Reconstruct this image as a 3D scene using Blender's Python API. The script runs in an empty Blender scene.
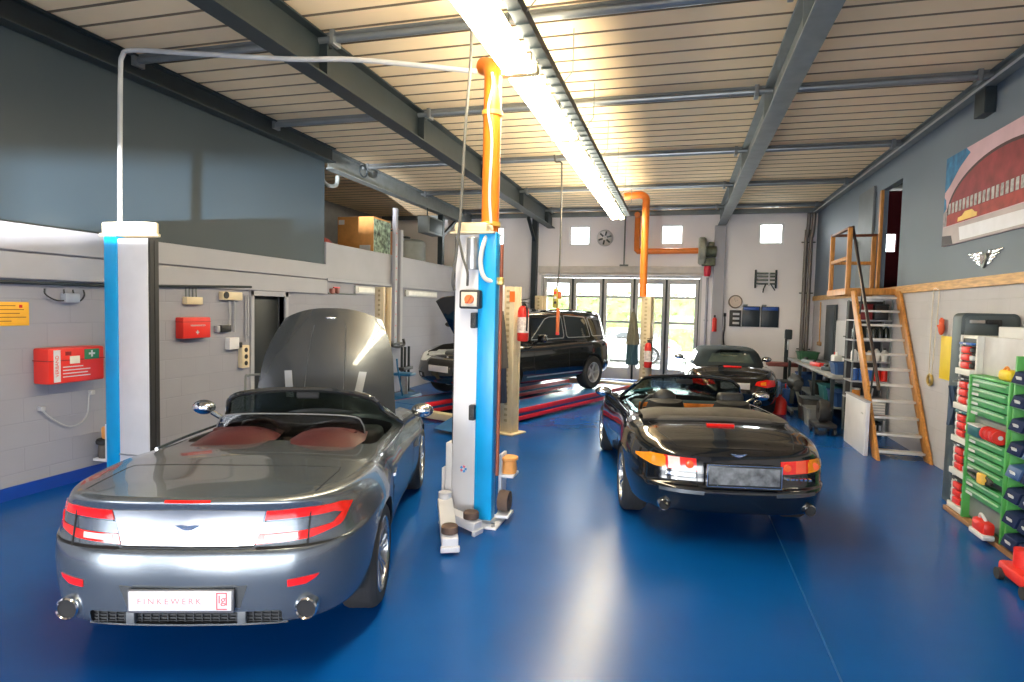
import bpy, bmesh, math, random
from mathutils import Vector, Matrix
from mathutils.bvhtree import BVHTree
random.seed(7)
PI = math.pi
SC = bpy.context.scene
COL = SC.collection
R = math.radians

# ------------------------------------------------------------------ materials
MATS = {}
def mat(name, col, rough=.5, metal=0., coat=0., var=.08, scale=6., bump=0., bscale=40., emit=0., alpha=None, spec=.5, stretch=None):
    if name in MATS: return MATS[name]
    m = bpy.data.materials.new(name); m.use_nodes = True
    nt = m.node_tree; N = nt.nodes; L = nt.links
    b = N['Principled BSDF']
    b.inputs['Roughness'].default_value = rough
    b.inputs['Metallic'].default_value = metal
    b.inputs['Coat Weight'].default_value = coat
    b.inputs['Coat Roughness'].default_value = .03
    b.inputs['Specular IOR Level'].default_value = spec
    tc = N.new('ShaderNodeTexCoord'); src = tc.outputs['Object']
    if stretch:
        mp = N.new('ShaderNodeMapping'); mp.inputs['Scale'].default_value = stretch
        L.new(src, mp.inputs['Vector']); src = mp.outputs['Vector']
    nz = N.new('ShaderNodeTexNoise'); nz.inputs['Scale'].default_value = scale; nz.inputs['Detail'].default_value = 4
    L.new(src, nz.inputs['Vector'])
    rp = N.new('ShaderNodeValToRGB')
    rp.color_ramp.elements[0].position = .3; rp.color_ramp.elements[1].position = .7
    c = Vector(col)
    rp.color_ramp.elements[0].color = (*[max(0, x*(1-var)) for x in c], 1)
    rp.color_ramp.elements[1].color = (*[min(1, x*(1+var)) for x in c], 1)
    L.new(nz.outputs['Fac'], rp.inputs['Fac']); L.new(rp.outputs['Color'], b.inputs['Base Color'])
    if bump:
        n2 = N.new('ShaderNodeTexNoise'); n2.inputs['Scale'].default_value = bscale; n2.inputs['Detail'].default_value = 3
        L.new(src, n2.inputs['Vector'])
        bp = N.new('ShaderNodeBump'); bp.inputs['Strength'].default_value = bump; bp.inputs['Distance'].default_value = .01
        L.new(n2.outputs['Fac'], bp.inputs['Height']); L.new(bp.outputs['Normal'], b.inputs['Normal'])
    if emit:
        L.new(rp.outputs['Color'], b.inputs['Emission Color']); b.inputs['Emission Strength'].default_value = emit
    if alpha is not None: b.inputs['Alpha'].default_value = alpha
    m.diffuse_color = (*col, 1)
    MATS[name] = m
    return m

def glass(name, col, refl=.08, trans=.9):
    """thin pane: tinted see-through sheet with a glossy skin"""
    if name in MATS: return MATS[name]
    m = bpy.data.materials.new(name); m.use_nodes = True
    nt = m.node_tree; N = nt.nodes; L = nt.links
    N.remove(N['Principled BSDF']); out = N['Material Output']
    t = N.new('ShaderNodeBsdfTransparent'); t.inputs['Color'].default_value = (*col, 1)
    g = N.new('ShaderNodeBsdfGlossy'); g.inputs['Roughness'].default_value = .02
    fr = N.new('ShaderNodeLayerWeight'); fr.inputs['Blend'].default_value = .25
    mp = N.new('ShaderNodeMath'); mp.operation = 'MULTIPLY_ADD'; mp.inputs[1].default_value = .6; mp.inputs[2].default_value = refl
    L.new(fr.outputs['Fresnel'], mp.inputs[0])
    mx = N.new('ShaderNodeMixShader'); L.new(mp.outputs[0], mx.inputs[0]); L.new(t.outputs[0], mx.inputs[1]); L.new(g.outputs[0], mx.inputs[2])
    L.new(mx.outputs[0], out.inputs['Surface'])
    MATS[name] = m
    return m

def block_wall(name, col, bw=.5, bh=.25, axis='YZ', mortar=.93, strength=.25):
    """painted masonry: brick pattern as faint bump"""
    m = mat(name, col, .75, var=.05, scale=1.3)
    nt = m.node_tree; N = nt.nodes; L = nt.links
    tc = N.new('ShaderNodeTexCoord'); sp = N.new('ShaderNodeSeparateXYZ'); cb = N.new('ShaderNodeCombineXYZ')
    L.new(tc.outputs['Object'], sp.inputs[0])
    L.new(sp.outputs['Y' if axis == 'YZ' else 'X'], cb.inputs['X']); L.new(sp.outputs['Z'], cb.inputs['Y'])
    br = N.new('ShaderNodeTexBrick'); br.inputs['Scale'].default_value = 1
    br.inputs['Brick Width'].default_value = bw; br.inputs['Row Height'].default_value = bh
    br.inputs['Mortar Size'].default_value = .008; br.inputs['Mortar Smooth'].default_value = .6
    br.inputs['Color1'].default_value = (1, 1, 1, 1); br.inputs['Color2'].default_value = (.97, .97, .97, 1); br.inputs['Mortar'].default_value = (mortar,)*3+(1,)
    L.new(cb.outputs[0], br.inputs['Vector'])
    b = N['Principled BSDF']
    ramp = b.inputs['Base Color'].links[0].from_socket
    mx = N.new('ShaderNodeMix'); mx.data_type = 'RGBA'; mx.blend_type = 'MULTIPLY'; mx.inputs[0].default_value = 1
    L.new(ramp, mx.inputs[6]); L.new(br.outputs['Color'], mx.inputs[7]); L.new(mx.outputs[2], b.inputs['Base Color'])
    bp = N.new('ShaderNodeBump'); bp.inputs['Strength'].default_value = strength; bp.inputs['Distance'].default_value = .01; bp.invert = True
    L.new(br.outputs['Fac'], bp.inputs['Height']); L.new(bp.outputs['Normal'], b.inputs['Normal'])
    return m

def emis(name, col, s):
    if name in MATS: return MATS[name]
    m = bpy.data.materials.new(name); m.use_nodes = True
    nt = m.node_tree; b = nt.nodes['Principled BSDF']
    b.inputs['Base Color'].default_value = (*col, 1)
    b.inputs['Emission Color'].default_value = (*col, 1); b.inputs['Emission Strength'].default_value = s
    MATS[name] = m
    return m

# ------------------------------------------------------------------ geometry collector
class G:
    def __init__(s): s.bm = bmesh.new()
    def _merge(s, b, mi=0):
        for f in b.faces: f.material_index = mi
        me = bpy.data.meshes.new('tmp'); b.to_mesh(me); b.free()
        s.bm.from_mesh(me); bpy.data.meshes.remove(me); return s
    def box(s, c, d, bev=0, rz=0, rot=None, mi=0, seg=2):
        b = bmesh.new(); bmesh.ops.create_cube(b, size=1)
        bmesh.ops.scale(b, vec=Vector(d), verts=b.verts)
        if bev: bmesh.ops.bevel(b, geom=b.edges[:], offset=min(bev, min(d)*.45), segments=seg, profile=.5, affect='EDGES', clamp_overlap=True)
        M = Matrix.Translation(Vector(c)) @ (rot if rot is not None else Matrix.Rotation(rz, 4, 'Z'))
        bmesh.ops.transform(b, matrix=M, verts=b.verts)
        return s._merge(b, mi)
    def span(s, a, b_, bev=0, mi=0):
        a = Vector(a); b_ = Vector(b_)
        return s.box((a+b_)/2, [abs(x) for x in (b_-a)], bev, mi=mi)
    def cyl(s, p, q, r, r2=None, n=16, mi=0, cap=True):
        p = Vector(p); q = Vector(q); d = q-p
        b = bmesh.new()
        bmesh.ops.create_cone(b, cap_ends=cap, cap_tris=False, segments=n, radius1=r, radius2=r if r2 is None else r2, depth=d.length)
        M = Matrix.Translation((p+q)/2) @ d.to_track_quat('Z', 'Y').to_matrix().to_4x4()
        bmesh.ops.transform(b, matrix=M, verts=b.verts)
        return s._merge(b, mi)
    def bar(s, p, q, w, h, bev=0, up=(0, 0, 1), mi=0):
        """rectangular bar from p to q, w across, h along up"""
        p = Vector(p); q = Vector(q); d = (q-p); u = Vector(up)
        x = d.normalized(); y = u.cross(x)
        if y.length < 1e-5: y = Vector((1, 0, 0)).cross(x)
        y.normalize(); z = x.cross(y)
        M = Matrix((x, y, z)).transposed().to_4x4()
        return s.box((p+q)/2, (d.length, w, h), bev, rot=M, mi=mi)
    def sph(s, c, r, sc=(1, 1, 1), n=16, rot=None, mi=0):
        b = bmesh.new(); bmesh.ops.create_uvsphere(b, u_segments=n, v_segments=max(6, n//2), radius=r)
        bmesh.ops.scale(b, vec=Vector(sc), verts=b.verts)
        M = Matrix.Translation(Vector(c)) @ (rot if rot is not None else Matrix.Identity(4))
        bmesh.ops.transform(b, matrix=M, verts=b.verts)
        return s._merge(b, mi)
    def tube(s, pts, r, n=8, closed=False, mi=0, smooth=0):
        P = [Vector(p) for p in pts]
        if smooth: P = crv(P, smooth, closed)
        b = bmesh.new(); rings = []; m = len(P); nrm = None
        for i, p in enumerate(P):
            a = P[(i-1) % m] if (closed or i > 0) else p
            c = P[(i+1) % m] if (closed or i < m-1) else p
            t = (c-a).normalized()
            if nrm is None:
                nrm = t.orthogonal().normalized()
            else:
                nrm = (nrm - t*nrm.dot(t))
                nrm = nrm.normalized() if nrm.length > 1e-6 else t.orthogonal().normalized()
            bi = t.cross(nrm)
            rr = r[i] if isinstance(r, (list, tuple)) and len(r) == m else (r if not isinstance(r, (list, tuple)) else r[0])
            rings.append([b.verts.new(p + (nrm*math.cos(2*PI*k/n) + bi*math.sin(2*PI*k/n))*rr) for k in range(n)])
        for i in range(m if closed else m-1):
            A, B = rings[i], rings[(i+1) % m]
            for k in range(n): b.faces.new((A[k], A[(k+1) % n], B[(k+1) % n], B[k]))
        if not closed:
            b.faces.new(rings[0][::-1]); b.faces.new(rings[-1])
        return s._merge(b, mi)
    def lathe(s, prof, axis_o=(0, 0, 0), axis='Z', n=32, mi=0, closed=False):
        """prof: list of (r, h); revolved about axis through axis_o"""
        b = bmesh.new(); rings = []
        O = Vector(axis_o)
        for (r, h) in prof:
            ring = []
            for k in range(n):
                a = 2*PI*k/n; u, v = r*math.cos(a), r*math.sin(a)
                p = {'Z': (u, v, h), 'X': (h, u, v), 'Y': (v, h, u)}[axis]
                ring.append(b.verts.new(O+Vector(p)))
            rings.append(ring)
        m = len(rings)
        for i in range(m if closed else m-1):
            A, B = rings[i], rings[(i+1) % m]
            for k in range(n): b.faces.new((A[k], A[(k+1) % n], B[(k+1) % n], B[k]))
        if not closed:
            for ring, (r, h) in ((rings[0], prof[0]), (rings[-1], prof[-1])):
                if r > 1e-4: b.faces.new(ring)
        bmesh.ops.remove_doubles(b, verts=b.verts, dist=1e-5)
        bmesh.ops.recalc_face_normals(b, faces=b.faces)
        return s._merge(b, mi)
    def prism(s, poly, fn, depth, bev=0, mi=0):
        """poly: 2-D outline; fn(u, v, w) -> xyz; w runs 0..depth"""
        b = bmesh.new()
        A = [b.verts.new(fn(u, v, 0)) for u, v in poly]; B = [b.verts.new(fn(u, v, depth)) for u, v in poly]
        n = len(poly)
        b.faces.new(A); b.faces.new(B[::-1])
        for i in range(n): b.faces.new((A[i], B[i], B[(i+1) % n], A[(i+1) % n]))
        bmesh.ops.recalc_face_normals(b, faces=b.faces)
        if bev: bmesh.ops.bevel(b, geom=b.edges[:], offset=bev, segments=2, profile=.5, affect='EDGES', clamp_overlap=True)
        return s._merge(b, mi)
    def grid(s, rows, thick=0, mi=0, closed=False):
        """rows of points -> sheet; thick>0 gives it a back side along -normal"""
        b = bmesh.new(); V = [[b.verts.new(Vector(p)) for p in r] for r in rows]
        for i in range(len(V)-1):
            for j in range(len(V[0])-1): b.faces.new((V[i][j], V[i][j+1], V[i+1][j+1], V[i+1][j]))
            if closed: b.faces.new((V[i][-1], V[i][0], V[i+1][0], V[i+1][-1]))
        if thick:
            b.normal_update()
            bmesh.ops.solidify(b, geom=b.faces[:], thickness=thick)
        bmesh.ops.recalc_face_normals(b, faces=b.faces)
        return s._merge(b, mi)
    def build(s, name, m, parent=None, smooth=True, ang=35):
        me = bpy.data.meshes.new(name); s.bm.to_mesh(me); s.bm.free()
        for x in (m if isinstance(m, (list, tuple)) else [m]): me.materials.append(x)
        if smooth:
            me.polygons.foreach_set('use_smooth', [True]*len(me.polygons))
            me.set_sharp_from_angle(angle=R(ang))
        o = bpy.data.objects.new(name, me); COL.objects.link(o)
        if parent: o.parent = parent
        return o

def crv(P, n, closed=False):
    """Catmull-Rom through P, n steps per span"""
    P = [Vector(p) for p in P]; out = []; m = len(P)
    for i in range(m if closed else m-1):
        p0 = P[(i-1) % m] if closed or i > 0 else P[i]*2-P[i+1]
        p1 = P[i]; p2 = P[(i+1) % m]
        p3 = P[(i+2) % m] if closed or i < m-2 else p2*2-p1
        for k in range(n):
            t = k/n; out.append(.5*((2*p1)+(p2-p0)*t+(2*p0-5*p1+4*p2-p3)*t*t+(3*p1-p0-3*p2+p3)*t**3))
    if not closed: out.append(P[-1])
    return out

def thing(name, label, cat, loc=(0, 0, 0), rz=0, group=None):
    o = bpy.data.objects.new(name, None); COL.objects.link(o); o.empty_display_size = .1
    o.location = loc; o.rotation_euler = (0, 0, rz); tag(o, label, cat, group); return o
def tag(o, label, cat, group=None, kind=None):
    o['label'] = label; o['category'] = cat
    if group: o['group'] = group
    if kind: o['kind'] = kind
    return o
def struct(g, name, m, smooth=False, parent=None):
    o = g.build(name, m, parent, smooth)
    if parent is None: o['kind'] = 'structure'
    return o
def copy_tree(o, parent=None):
    c = o.copy(); COL.objects.link(c)
    if parent: c.parent = parent
    for ch in list(o.children): copy_tree(ch, c)
    return c
def text(s, size, m, M, parent=None, name='lettering', depth=.001, align='CENTER', shear=0, spacing=1.0):
    cu = bpy.data.curves.new('t', 'FONT'); cu.body = s; cu.size = size; cu.extrude = depth
    cu.align_x = align; cu.align_y = 'CENTER'; cu.shear = shear; cu.space_character = spacing
    to = bpy.data.objects.new('t', cu); COL.objects.link(to)
    dg = bpy.context.evaluated_depsgraph_get(); me = bpy.data.meshes.new_from_object(to.evaluated_get(dg))
    bpy.data.objects.remove(to); bpy.data.curves.remove(cu)
    me.transform(M); me.name = name; me.materials.clear(); me.materials.append(m)
    o = bpy.data.objects.new(name, me); COL.objects.link(o)
    if parent: o.parent = parent
    return o
def basis(o, x, y):
    """matrix with text x axis along x, text up along y, at o"""
    x = Vector(x).normalized(); y = Vector(y).normalized(); z = x.cross(y)
    M = Matrix((x, y, z)).transposed().to_4x4(); M.translation = Vector(o); return M
# ------------------------------------------------------------------ palette
M_floor = mat('blue_epoxy', (.001, .068, .29), .25, coat=.0, var=.10, scale=.9, bump=.02, bscale=5, spec=.28)
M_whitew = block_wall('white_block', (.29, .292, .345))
M_white_back = mat('white_render', (.89, .85, .855), .8, var=.03, scale=1)
M_whitex = mat('white_paint', (.37, .37, .41), .6, var=.04, scale=2)
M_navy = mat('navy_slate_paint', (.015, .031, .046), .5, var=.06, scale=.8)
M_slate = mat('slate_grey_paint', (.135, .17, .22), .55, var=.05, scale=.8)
M_bluebase = mat('blue_skirting_paint', (.005, .045, .30), .4)
M_sheet = mat('cream_roof_sheet', (.90, .69, .44), .85, var=.05, scale=1.2, spec=.15)
M_steel = mat('grey_green_steel', (.024, .034, .039), .5, metal=.25, var=.12, scale=5)
M_steel_l = mat('pale_grey_steel', (.18, .20, .20), .5, metal=.2, var=.12, scale=5)
M_galv = mat('galvanised', (.5, .5, .5), .35, metal=.8, var=.12, scale=14)
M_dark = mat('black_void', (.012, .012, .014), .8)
M_wood = mat('orange_pine', (.50, .22, .05), .45, var=.3, scale=5, stretch=(8, 8, 1))
M_woodr = mat('pine_rail', (.58, .33, .12), .5, var=.25, scale=5, stretch=(8, 1, 8))
M_doorw = mat('greyed_white_frame', (.55, .54, .53), .5, var=.04)
M_pane = glass('clear_pane', (.93, .96, .95), .03)
M_wframe = mat('white_upvc', (.85, .85, .85), .4, var=.03)
M_black = mat('black_plastic', (.02, .02, .022), .5)
M_rubber = mat('tyre_rubber', (.022, .022, .024), .75, bump=.15, bscale=60)
M_chrome = mat('chrome', (.75, .76, .78), .12, metal=1, var=.03)
M_orange = mat('orange_duct', (.85, .22, .02), .35, var=.1, scale=4)
M_liftblue = mat('lift_blue', (.002, .34, .74), .35, var=.06, scale=3)
M_liftwhite = mat('lift_off_white', (.72, .71, .74), .4, var=.05, scale=3)
M_cream = mat('lift_cream', (.70, .58, .38), .45, var=.1, scale=4)
M_red = mat('signal_red', (.72, .03, .02), .4, var=.06)
M_yellow = mat('sheet_yellow', (.85, .62, .03), .5, var=.05)

XL, XR, YB, YF, ZR = -6.35, 3.44, 17.8, -3.2, 4.865

# ------------------------------------------------------------------ setting
struct(G().span((XL-.3, YF-.3, -.3), (XR+.3, YB+.3, 0)), 'floor', M_floor)
# thin joint cut in the floor coating
struct(G().span((.928, 2.2, 0), (.940, 11.5, .0015)), 'trim_1', mat('joint_filler', (.006, .09, .32), .35))

# left wall: block masonry below, with the dark doorway
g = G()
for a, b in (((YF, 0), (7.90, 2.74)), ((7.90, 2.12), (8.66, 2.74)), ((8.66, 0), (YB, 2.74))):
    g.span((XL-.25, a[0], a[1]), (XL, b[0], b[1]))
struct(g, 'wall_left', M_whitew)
g = G(); g.span((XL-.12, YF, 2.20), (XL+.05, 9.86, 2.46), .01); g.span((XL-.12, YF, 2.475), (XL+.05, 9.86, 2.745), .01)
struct(g, 'trim_2', M_whitex)                       # concrete fascia band
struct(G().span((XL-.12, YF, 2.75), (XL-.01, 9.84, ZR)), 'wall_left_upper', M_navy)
# loft parapet and the loft behind it
g = G(); g.span((XL-.12, 9.86, 2.50), (XL+.02, YB, 3.16), .01); struct(g, 'trim_3', M_whitex)
struct(G().span((XL-.12, 9.86, 2.44), (XL+.06, YB, 2.50), .005), 'trim_4', M_whitex)
struct(G().span((XL-3.2, 9.84, 2.70), (XL-.12, YB, 2.80)), 'loft_floor', mat('loft_boards', (.25, .22, .18), .7))
struct(G().span((XL-3.3, 9.84, 2.7), (XL-3.2, YB, ZR)), 'wall_loft_back', mat('loft_grey', (.3, .3, .3), .8))
struct(G().span((XL-3.2, 9.74, 2.7), (XL-.12, 9.84, ZR)), 'wall_loft_side', M_dark)
# dark passage behind left doorway
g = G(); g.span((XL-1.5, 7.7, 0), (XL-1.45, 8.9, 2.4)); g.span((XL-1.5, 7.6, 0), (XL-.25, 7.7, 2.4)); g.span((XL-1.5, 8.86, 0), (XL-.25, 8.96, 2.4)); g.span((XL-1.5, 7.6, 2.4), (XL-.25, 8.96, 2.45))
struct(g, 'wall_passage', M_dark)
g = G(); g.span((XL-.1, 7.82, 0), (XL+.03, 7.90, 2.2), .005); g.span((XL-.1, 8.66, 0), (XL+.03, 8.74, 2.2), .005); g.span((XL-.1, 7.82, 2.12), (XL+.03, 8.74, 2.2), .005)
d2 = struct(g, 'door_2', M_whitex)
G().span((XL-.14, 7.90, 0), (XL-.10, 8.66, 2.12), .005).build('door_leaf', mat('dark_door', (.018, .022, .026), .4), d2)
struct(G().span((XL, YF, 0), (XL+.012, 7.82, .13)), 'baseboard_left', M_bluebase)

# right wall with mezzanine doorway
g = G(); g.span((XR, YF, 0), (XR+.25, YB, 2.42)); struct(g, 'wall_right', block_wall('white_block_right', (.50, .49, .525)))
g = G(); g.span((XR, YF, 2.42), (XR+.12, 11.36, ZR)); g.span((XR, 12.45, 2.42), (XR+.12, YB, ZR)); g.span((XR, 11.36, 4.30), (XR+.12, 12.45, ZR))
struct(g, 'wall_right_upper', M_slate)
g = G(); g.span((XR-.035, YF, 2.40), (XR, YB, 2.52), .006); struct(g, 'trim_5', M_woodr)
# room behind the doorway
g = G(); g.span((XR+.25, 10.4, 2.42), (XR+3.4, 15.6, 2.5)); g.span((XR+.25, 10.3, 2.42), (XR+3.4, 10.4, ZR)); g.span((XR+3.4, 10.3, 2.42), (XR+3.5, 15.7, ZR))
struct(g, 'wall_mezzanine', mat('mezz_dark', (.10, .10, .11), .8))
g = G(); g.span((XR+.25, 15.6, 2.42), (XR+3.4, 15.7, 3.5)); g.span((XR+.25, 15.6, 3.9), (XR+3.4, 15.7, ZR)); g.span((XR+.25, 15.6, 3.5), (XR+.98, 15.7, 3.9)); g.span((XR+1.22, 15.6, 3.5), (XR+3.4, 15.7, 3.9))
struct(g, 'wall_mezzanine_back', mat('mezz_red', (.28, .02, .025), .7))
g = G(); g.span((XR+.98, 15.62, 3.5), (XR+1.22, 15.66, 3.9)); struct(g, 'window_5', M_pane)
struct(G().span((XR-.02, 12.38, 2.5), (XR+.03, 12.47, 4.30), .005), 'trim_6', M_wood)

# back wall with the folding door opening and four small windows
wx = [(-5.88, -5.24), (-3.25, -2.61), (-.62, .02), (1.98, 2.63)]; wz = (3.90, 4.50)
g = G()
def wy(a, b, z0, z1): g.span((a, YB, z0), (b, YB+.3, z1))
wy(XL-.3, -4.0, 0, 3.9); wy(.5, XR+.3, 0, 3.9); wy(-4.0, .5, 3.05, 3.9); wy(XL-3.3, XR+.3, 4.5, ZR); wy(XL-3.3, XL-.3, 0, 4.5)
e = [XL-.3]+[v for w in wx for v in w]+[XR+.3]
for i in range(0, len(e), 2): wy(e[i], e[i+1], 3.9, 4.5)
struct(g, 'wall_back', M_white_back)
for i, (a, b) in enumerate(wx):
    g = G(); y0, y1 = YB+.02, YB+.10
    for q in (((a, y0, 3.9), (a+.06, y1, 4.5)), ((b-.06, y0, 3.9), (b, y1, 4.5)), ((a+.06, y0, 3.9), (b-.06, y1, 3.96)), ((a+.06, y0, 4.44), (b-.06, y1, 4.5))): g.span(*q, .006)
    w = struct(g, 'window_%d' % (i+1), M_wframe)
    G().span((a+.06, YB+.05, 3.96), (b-.06, YB+.06, 4.44)).build('pane', M_pane, w)
g = G(); g.span((-4.15, YB-.07, 3.10), (.66, YB, 3.30), .01); g.span((-4.12, YB-.10, 3.04), (.62, YB-.005, 3.09), .01); struct(g, 'trim_7', mat('lintel_pale', (.62, .58, .54), .6))
# five folding leaves, each with three panes
dr = struct(G().span((-4.06, YB-.02, 0), (-4.0, YB+.12, 3.04)).span((.5, YB-.02, 0), (.56, YB+.12, 3.04)).span((-4.0, YB+.0, 2.97), (.5, YB+.12, 3.04)), 'door_1', M_doorw)
for i in range(5):
    a = -4.0+.9*i; b = a+.9; y0, y1 = YB+.02, YB+.075
    g = G()
    g.span((a+.012, y0, .01), (a+.115, y1, 2.96), .008); g.span((b-.115, y0, .01), (b-.012, y1, 2.96), .008)
    for z0, z1 in ((.01, .36), (1.66, 1.73), (2.38, 2.45), (2.80, 2.96)): g.span((a+.115, y0, z0), (b-.115, y1, z1), .006)
    lf = g.build('door_leaf', M_doorw, dr)
    for z0, z1 in ((.36, 1.66), (1.73, 2.38), (2.45, 2.80)): G().span((a+.115, YB+.045, z0), (b-.115, YB+.052, z1)).build('pane', M_pane, lf)
    G().span((b-.028, y0-.03, .02), (b+.028, y0, 2.95), .006).build('hinge_post', M_steel, dr)
G().span((-.95, YB-.03, .95), (-.90, YB+.02, 1.15), .008).build('handle', M_black, dr)

# front wall behind the viewer; roller gate added unseen to cap the yard light
g = G(); g.span((XL-.3, YF-.25, 0), (-5.6, YF, ZR)); g.span((2.6, YF-.25, 0), (XR+.3, YF, ZR)); g.span((-5.6, YF-.25, 2.9), (2.6, YF, ZR))
struct(g, 'wall_front', M_white_back)
g = G(); g.span((-5.6, YF-.20, 1.78), (2.6, YF-.14, 2.92))
for k in range(12): g.span((-5.6, YF-.14, 1.80+.092*k), (2.6, YF-.12, 1.85+.092*k), .004)
struct(g, 'door_4', M_galv)
# unseen gate leaf added so its slot shapes the left wall's light patch
g = G(); g.span((-4.0, YF-.20, 0), (-2.7, YF-.15, 1.41)); g.span((-4.0, YF-.20, 1.71), (-2.7, YF-.15, 1.80)); g.span((-4.0, YF-.20, 1.41), (-3.80, YF-.15, 1.71)); g.span((-3.08, YF-.20, 1.41), (-2.7, YF-.15, 1.71))
struct(g, 'gate_light_slot', M_doorw)

# roof: trapezoid sheet, ribs across the hall
rows = []; y = YF-.2; pitch = .325
prof = [(0, 0), (.281, 0), (.287, .04), (.319, .04), (.325, 0)]
ys = []
while y < YB+.3:
    for dy, dz in prof[:-1]: ys.append((y+dy, ZR+dz))
    y += pitch
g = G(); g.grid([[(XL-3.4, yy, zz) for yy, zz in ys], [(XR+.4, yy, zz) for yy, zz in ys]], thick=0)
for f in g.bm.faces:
    if f.calc_center_median().z > ZR+.005: f.material_index = 1  # rib shade put into the colour of the groove faces
struct(g, 'ceiling', [M_sheet, mat('groove_shade', (.17, .13, .085), .8)])
struct(G().span((XL-3.6, YF-.4, ZR+.06), (XR+3.8, YB+.4, ZR+.16)), 'roof_cover', M_dark)

def ibeam(g, x, z0, z1, w, y0, y1, t=.02):
    g.span((x-w/2, y0, z0), (x+w/2, y1, z0+t), .003); g.span((x-w/2, y0, z1-t), (x+w/2, y1, z1), .003); g.span((x-.008, y0, z0+t), (x+.008, y1, z1-t))
PY = [2.95, 5.75, 8.25, 11.15, 14.03, 16.85]
k = 8
for x, mm in ((1.02, M_steel_l), (-3.79, M_steel)):
    g = G(); ibeam(g, x, 4.42, 4.84, .22, YF, YB)
    for py in PY:
        for s in (-1, 1): g.span((x+s*.008, py-.012, 4.44), (x+s*.105, py+.012, 4.82)); g.box((x+s*.07, py+.06, 4.80), (.06, .10, .10), .005)
    struct(g, 'trim_%d' % k, mm); k += 1
g = G(); ibeam(g, XL+.10, 4.60, 4.855, .18, YF, 9.9); struct(g, 'trim_10', M_steel)
g = G(); ibeam(g, XL+.02, 4.50, 4.855, .20, 9.9, YB); struct(g, 'trim_11', M_steel_l)
g = G(); ibeam(g, XR-.08, 4.72, 4.855, .12, YF, YB); struct(g, 'trim_12', M_steel_l); struct(G().span((XR-.15, YF, 4.715), (XR-.142, YB, 4.745)), 'trim_23', mat('bright_flashing', (.55, .55, .55), .4))
for i, py in enumerate(PY):
    g = G(); g.cyl((XL+.0, py, 4.80), (XR-.1, py, 4.80), .042, n=12); g.span((XL, py-.03, 4.835), (XR-.1, py+.03, 4.862))
    for x in (-6.2, -4.0, -3.6, .82, 1.22, 3.2): g.box((x, py, 4.80), (.05, .15, .15), .006)
    struct(g, 'trim_%d' % (13+i), mat('purlin_steel', (.24, .26, .27), .3, metal=.5, var=.1, scale=4))
g = G(); g.span((XL-3, YB-.10, 4.74), (XR, YB-.001, 4.86), .01); struct(g, 'trim_20', M_steel_l)
# columns at the back
g = G(); ibeam_v = g.span((-4.34, YB-.22, 0), (-4.18, YB-.001, 4.78), .01); g.bar((-4.26, YB-.12, 4.0), (-4.26, YB-1.0, 4.6), .08, .08); struct(g, 'column_back', M_steel)
g = G(); g.span((.84, YB-.2, 0), (1.14, YB-.001, 4.42), .015); struct(g, 'column_door', M_whitex)
# knee plate and steel stub on the right wall
g = G(); g.span((XR-.12, 8.35, 4.42), (XR-.001, 8.62, 4.72), .01); struct(g, 'trim_21', M_steel)
# steel stanchion in the loft corner
g = G(); g.span((XL-.05, 15.3, 3.16), (XL+.09, 15.44, 4.5), .006); g.bar((XL+.02, 15.4, 3.9), (XL+.02, 16.4, 4.45), .07, .07); struct(g, 'trim_22', M_steel)

# outdoors beyond the folding door
struct(G().span((-30, YB+.3, -.32), (30, 60, -.05)), 'outside_ground', mat('pale_paving', (.62, .60, .57), .8, var=.06, scale=.6))
struct(G().span((-30, -40, -.32), (30, YF-.25, -.05)), 'outside_ground_front', mat('pale_paving', (.62, .60, .57), .8))
g = G()
random.seed(3)
for i in range(1500):
    x = random.uniform(-15, 12); z = random.uniform(.1, 3.0); y = 33+random.uniform(-.4, .4)
    a = random.uniform(0, PI); s = random.uniform(.15, .35)
    rot = Matrix.Rotation(a, 4, 'Z') @ Matrix.Rotation(random.uniform(-1.2, 1.2), 4, 'X')
    g.box((x, y, z), (s, s*.7, .01), rot=rot)
g.span((-15, 32.9, -.05), (12, 33.1, 2.8))
tag(g.build('hedge', mat('hedge_green', (.30, .42, .13), .7, var=.35, scale=3), smooth=False), 'bright green clipped hedge outside beyond the glazed folding door', 'hedge')

# ------------------------------------------------------------------ camera
cd = bpy.data.cameras.new('camera'); cam = bpy.data.objects.new('camera', cd); COL.objects.link(cam); SC.camera = cam
cd.sensor_width = 36; cd.sensor_fit = 'HORIZONTAL'; cd.lens = 603.*36/1024; cd.clip_start = .05; cd.clip_end = 300
yaw, pitch, roll = .2706, -.0545, .0231
fwd = Vector((-math.sin(yaw)*math.cos(pitch), math.cos(yaw)*math.cos(pitch), math.sin(pitch)))
rt = Vector((math.cos(yaw), math.sin(yaw), 0)); up = rt.cross(fwd)
r_ = math.cos(roll)*rt+math.sin(roll)*up; u_ = -math.sin(roll)*rt+math.cos(roll)*up
Mc = Matrix((r_, u_, -fwd)).transposed().to_4x4(); Mc.translation = Vector((0, 0, 2.02)); cam.matrix_world = Mc

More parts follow.
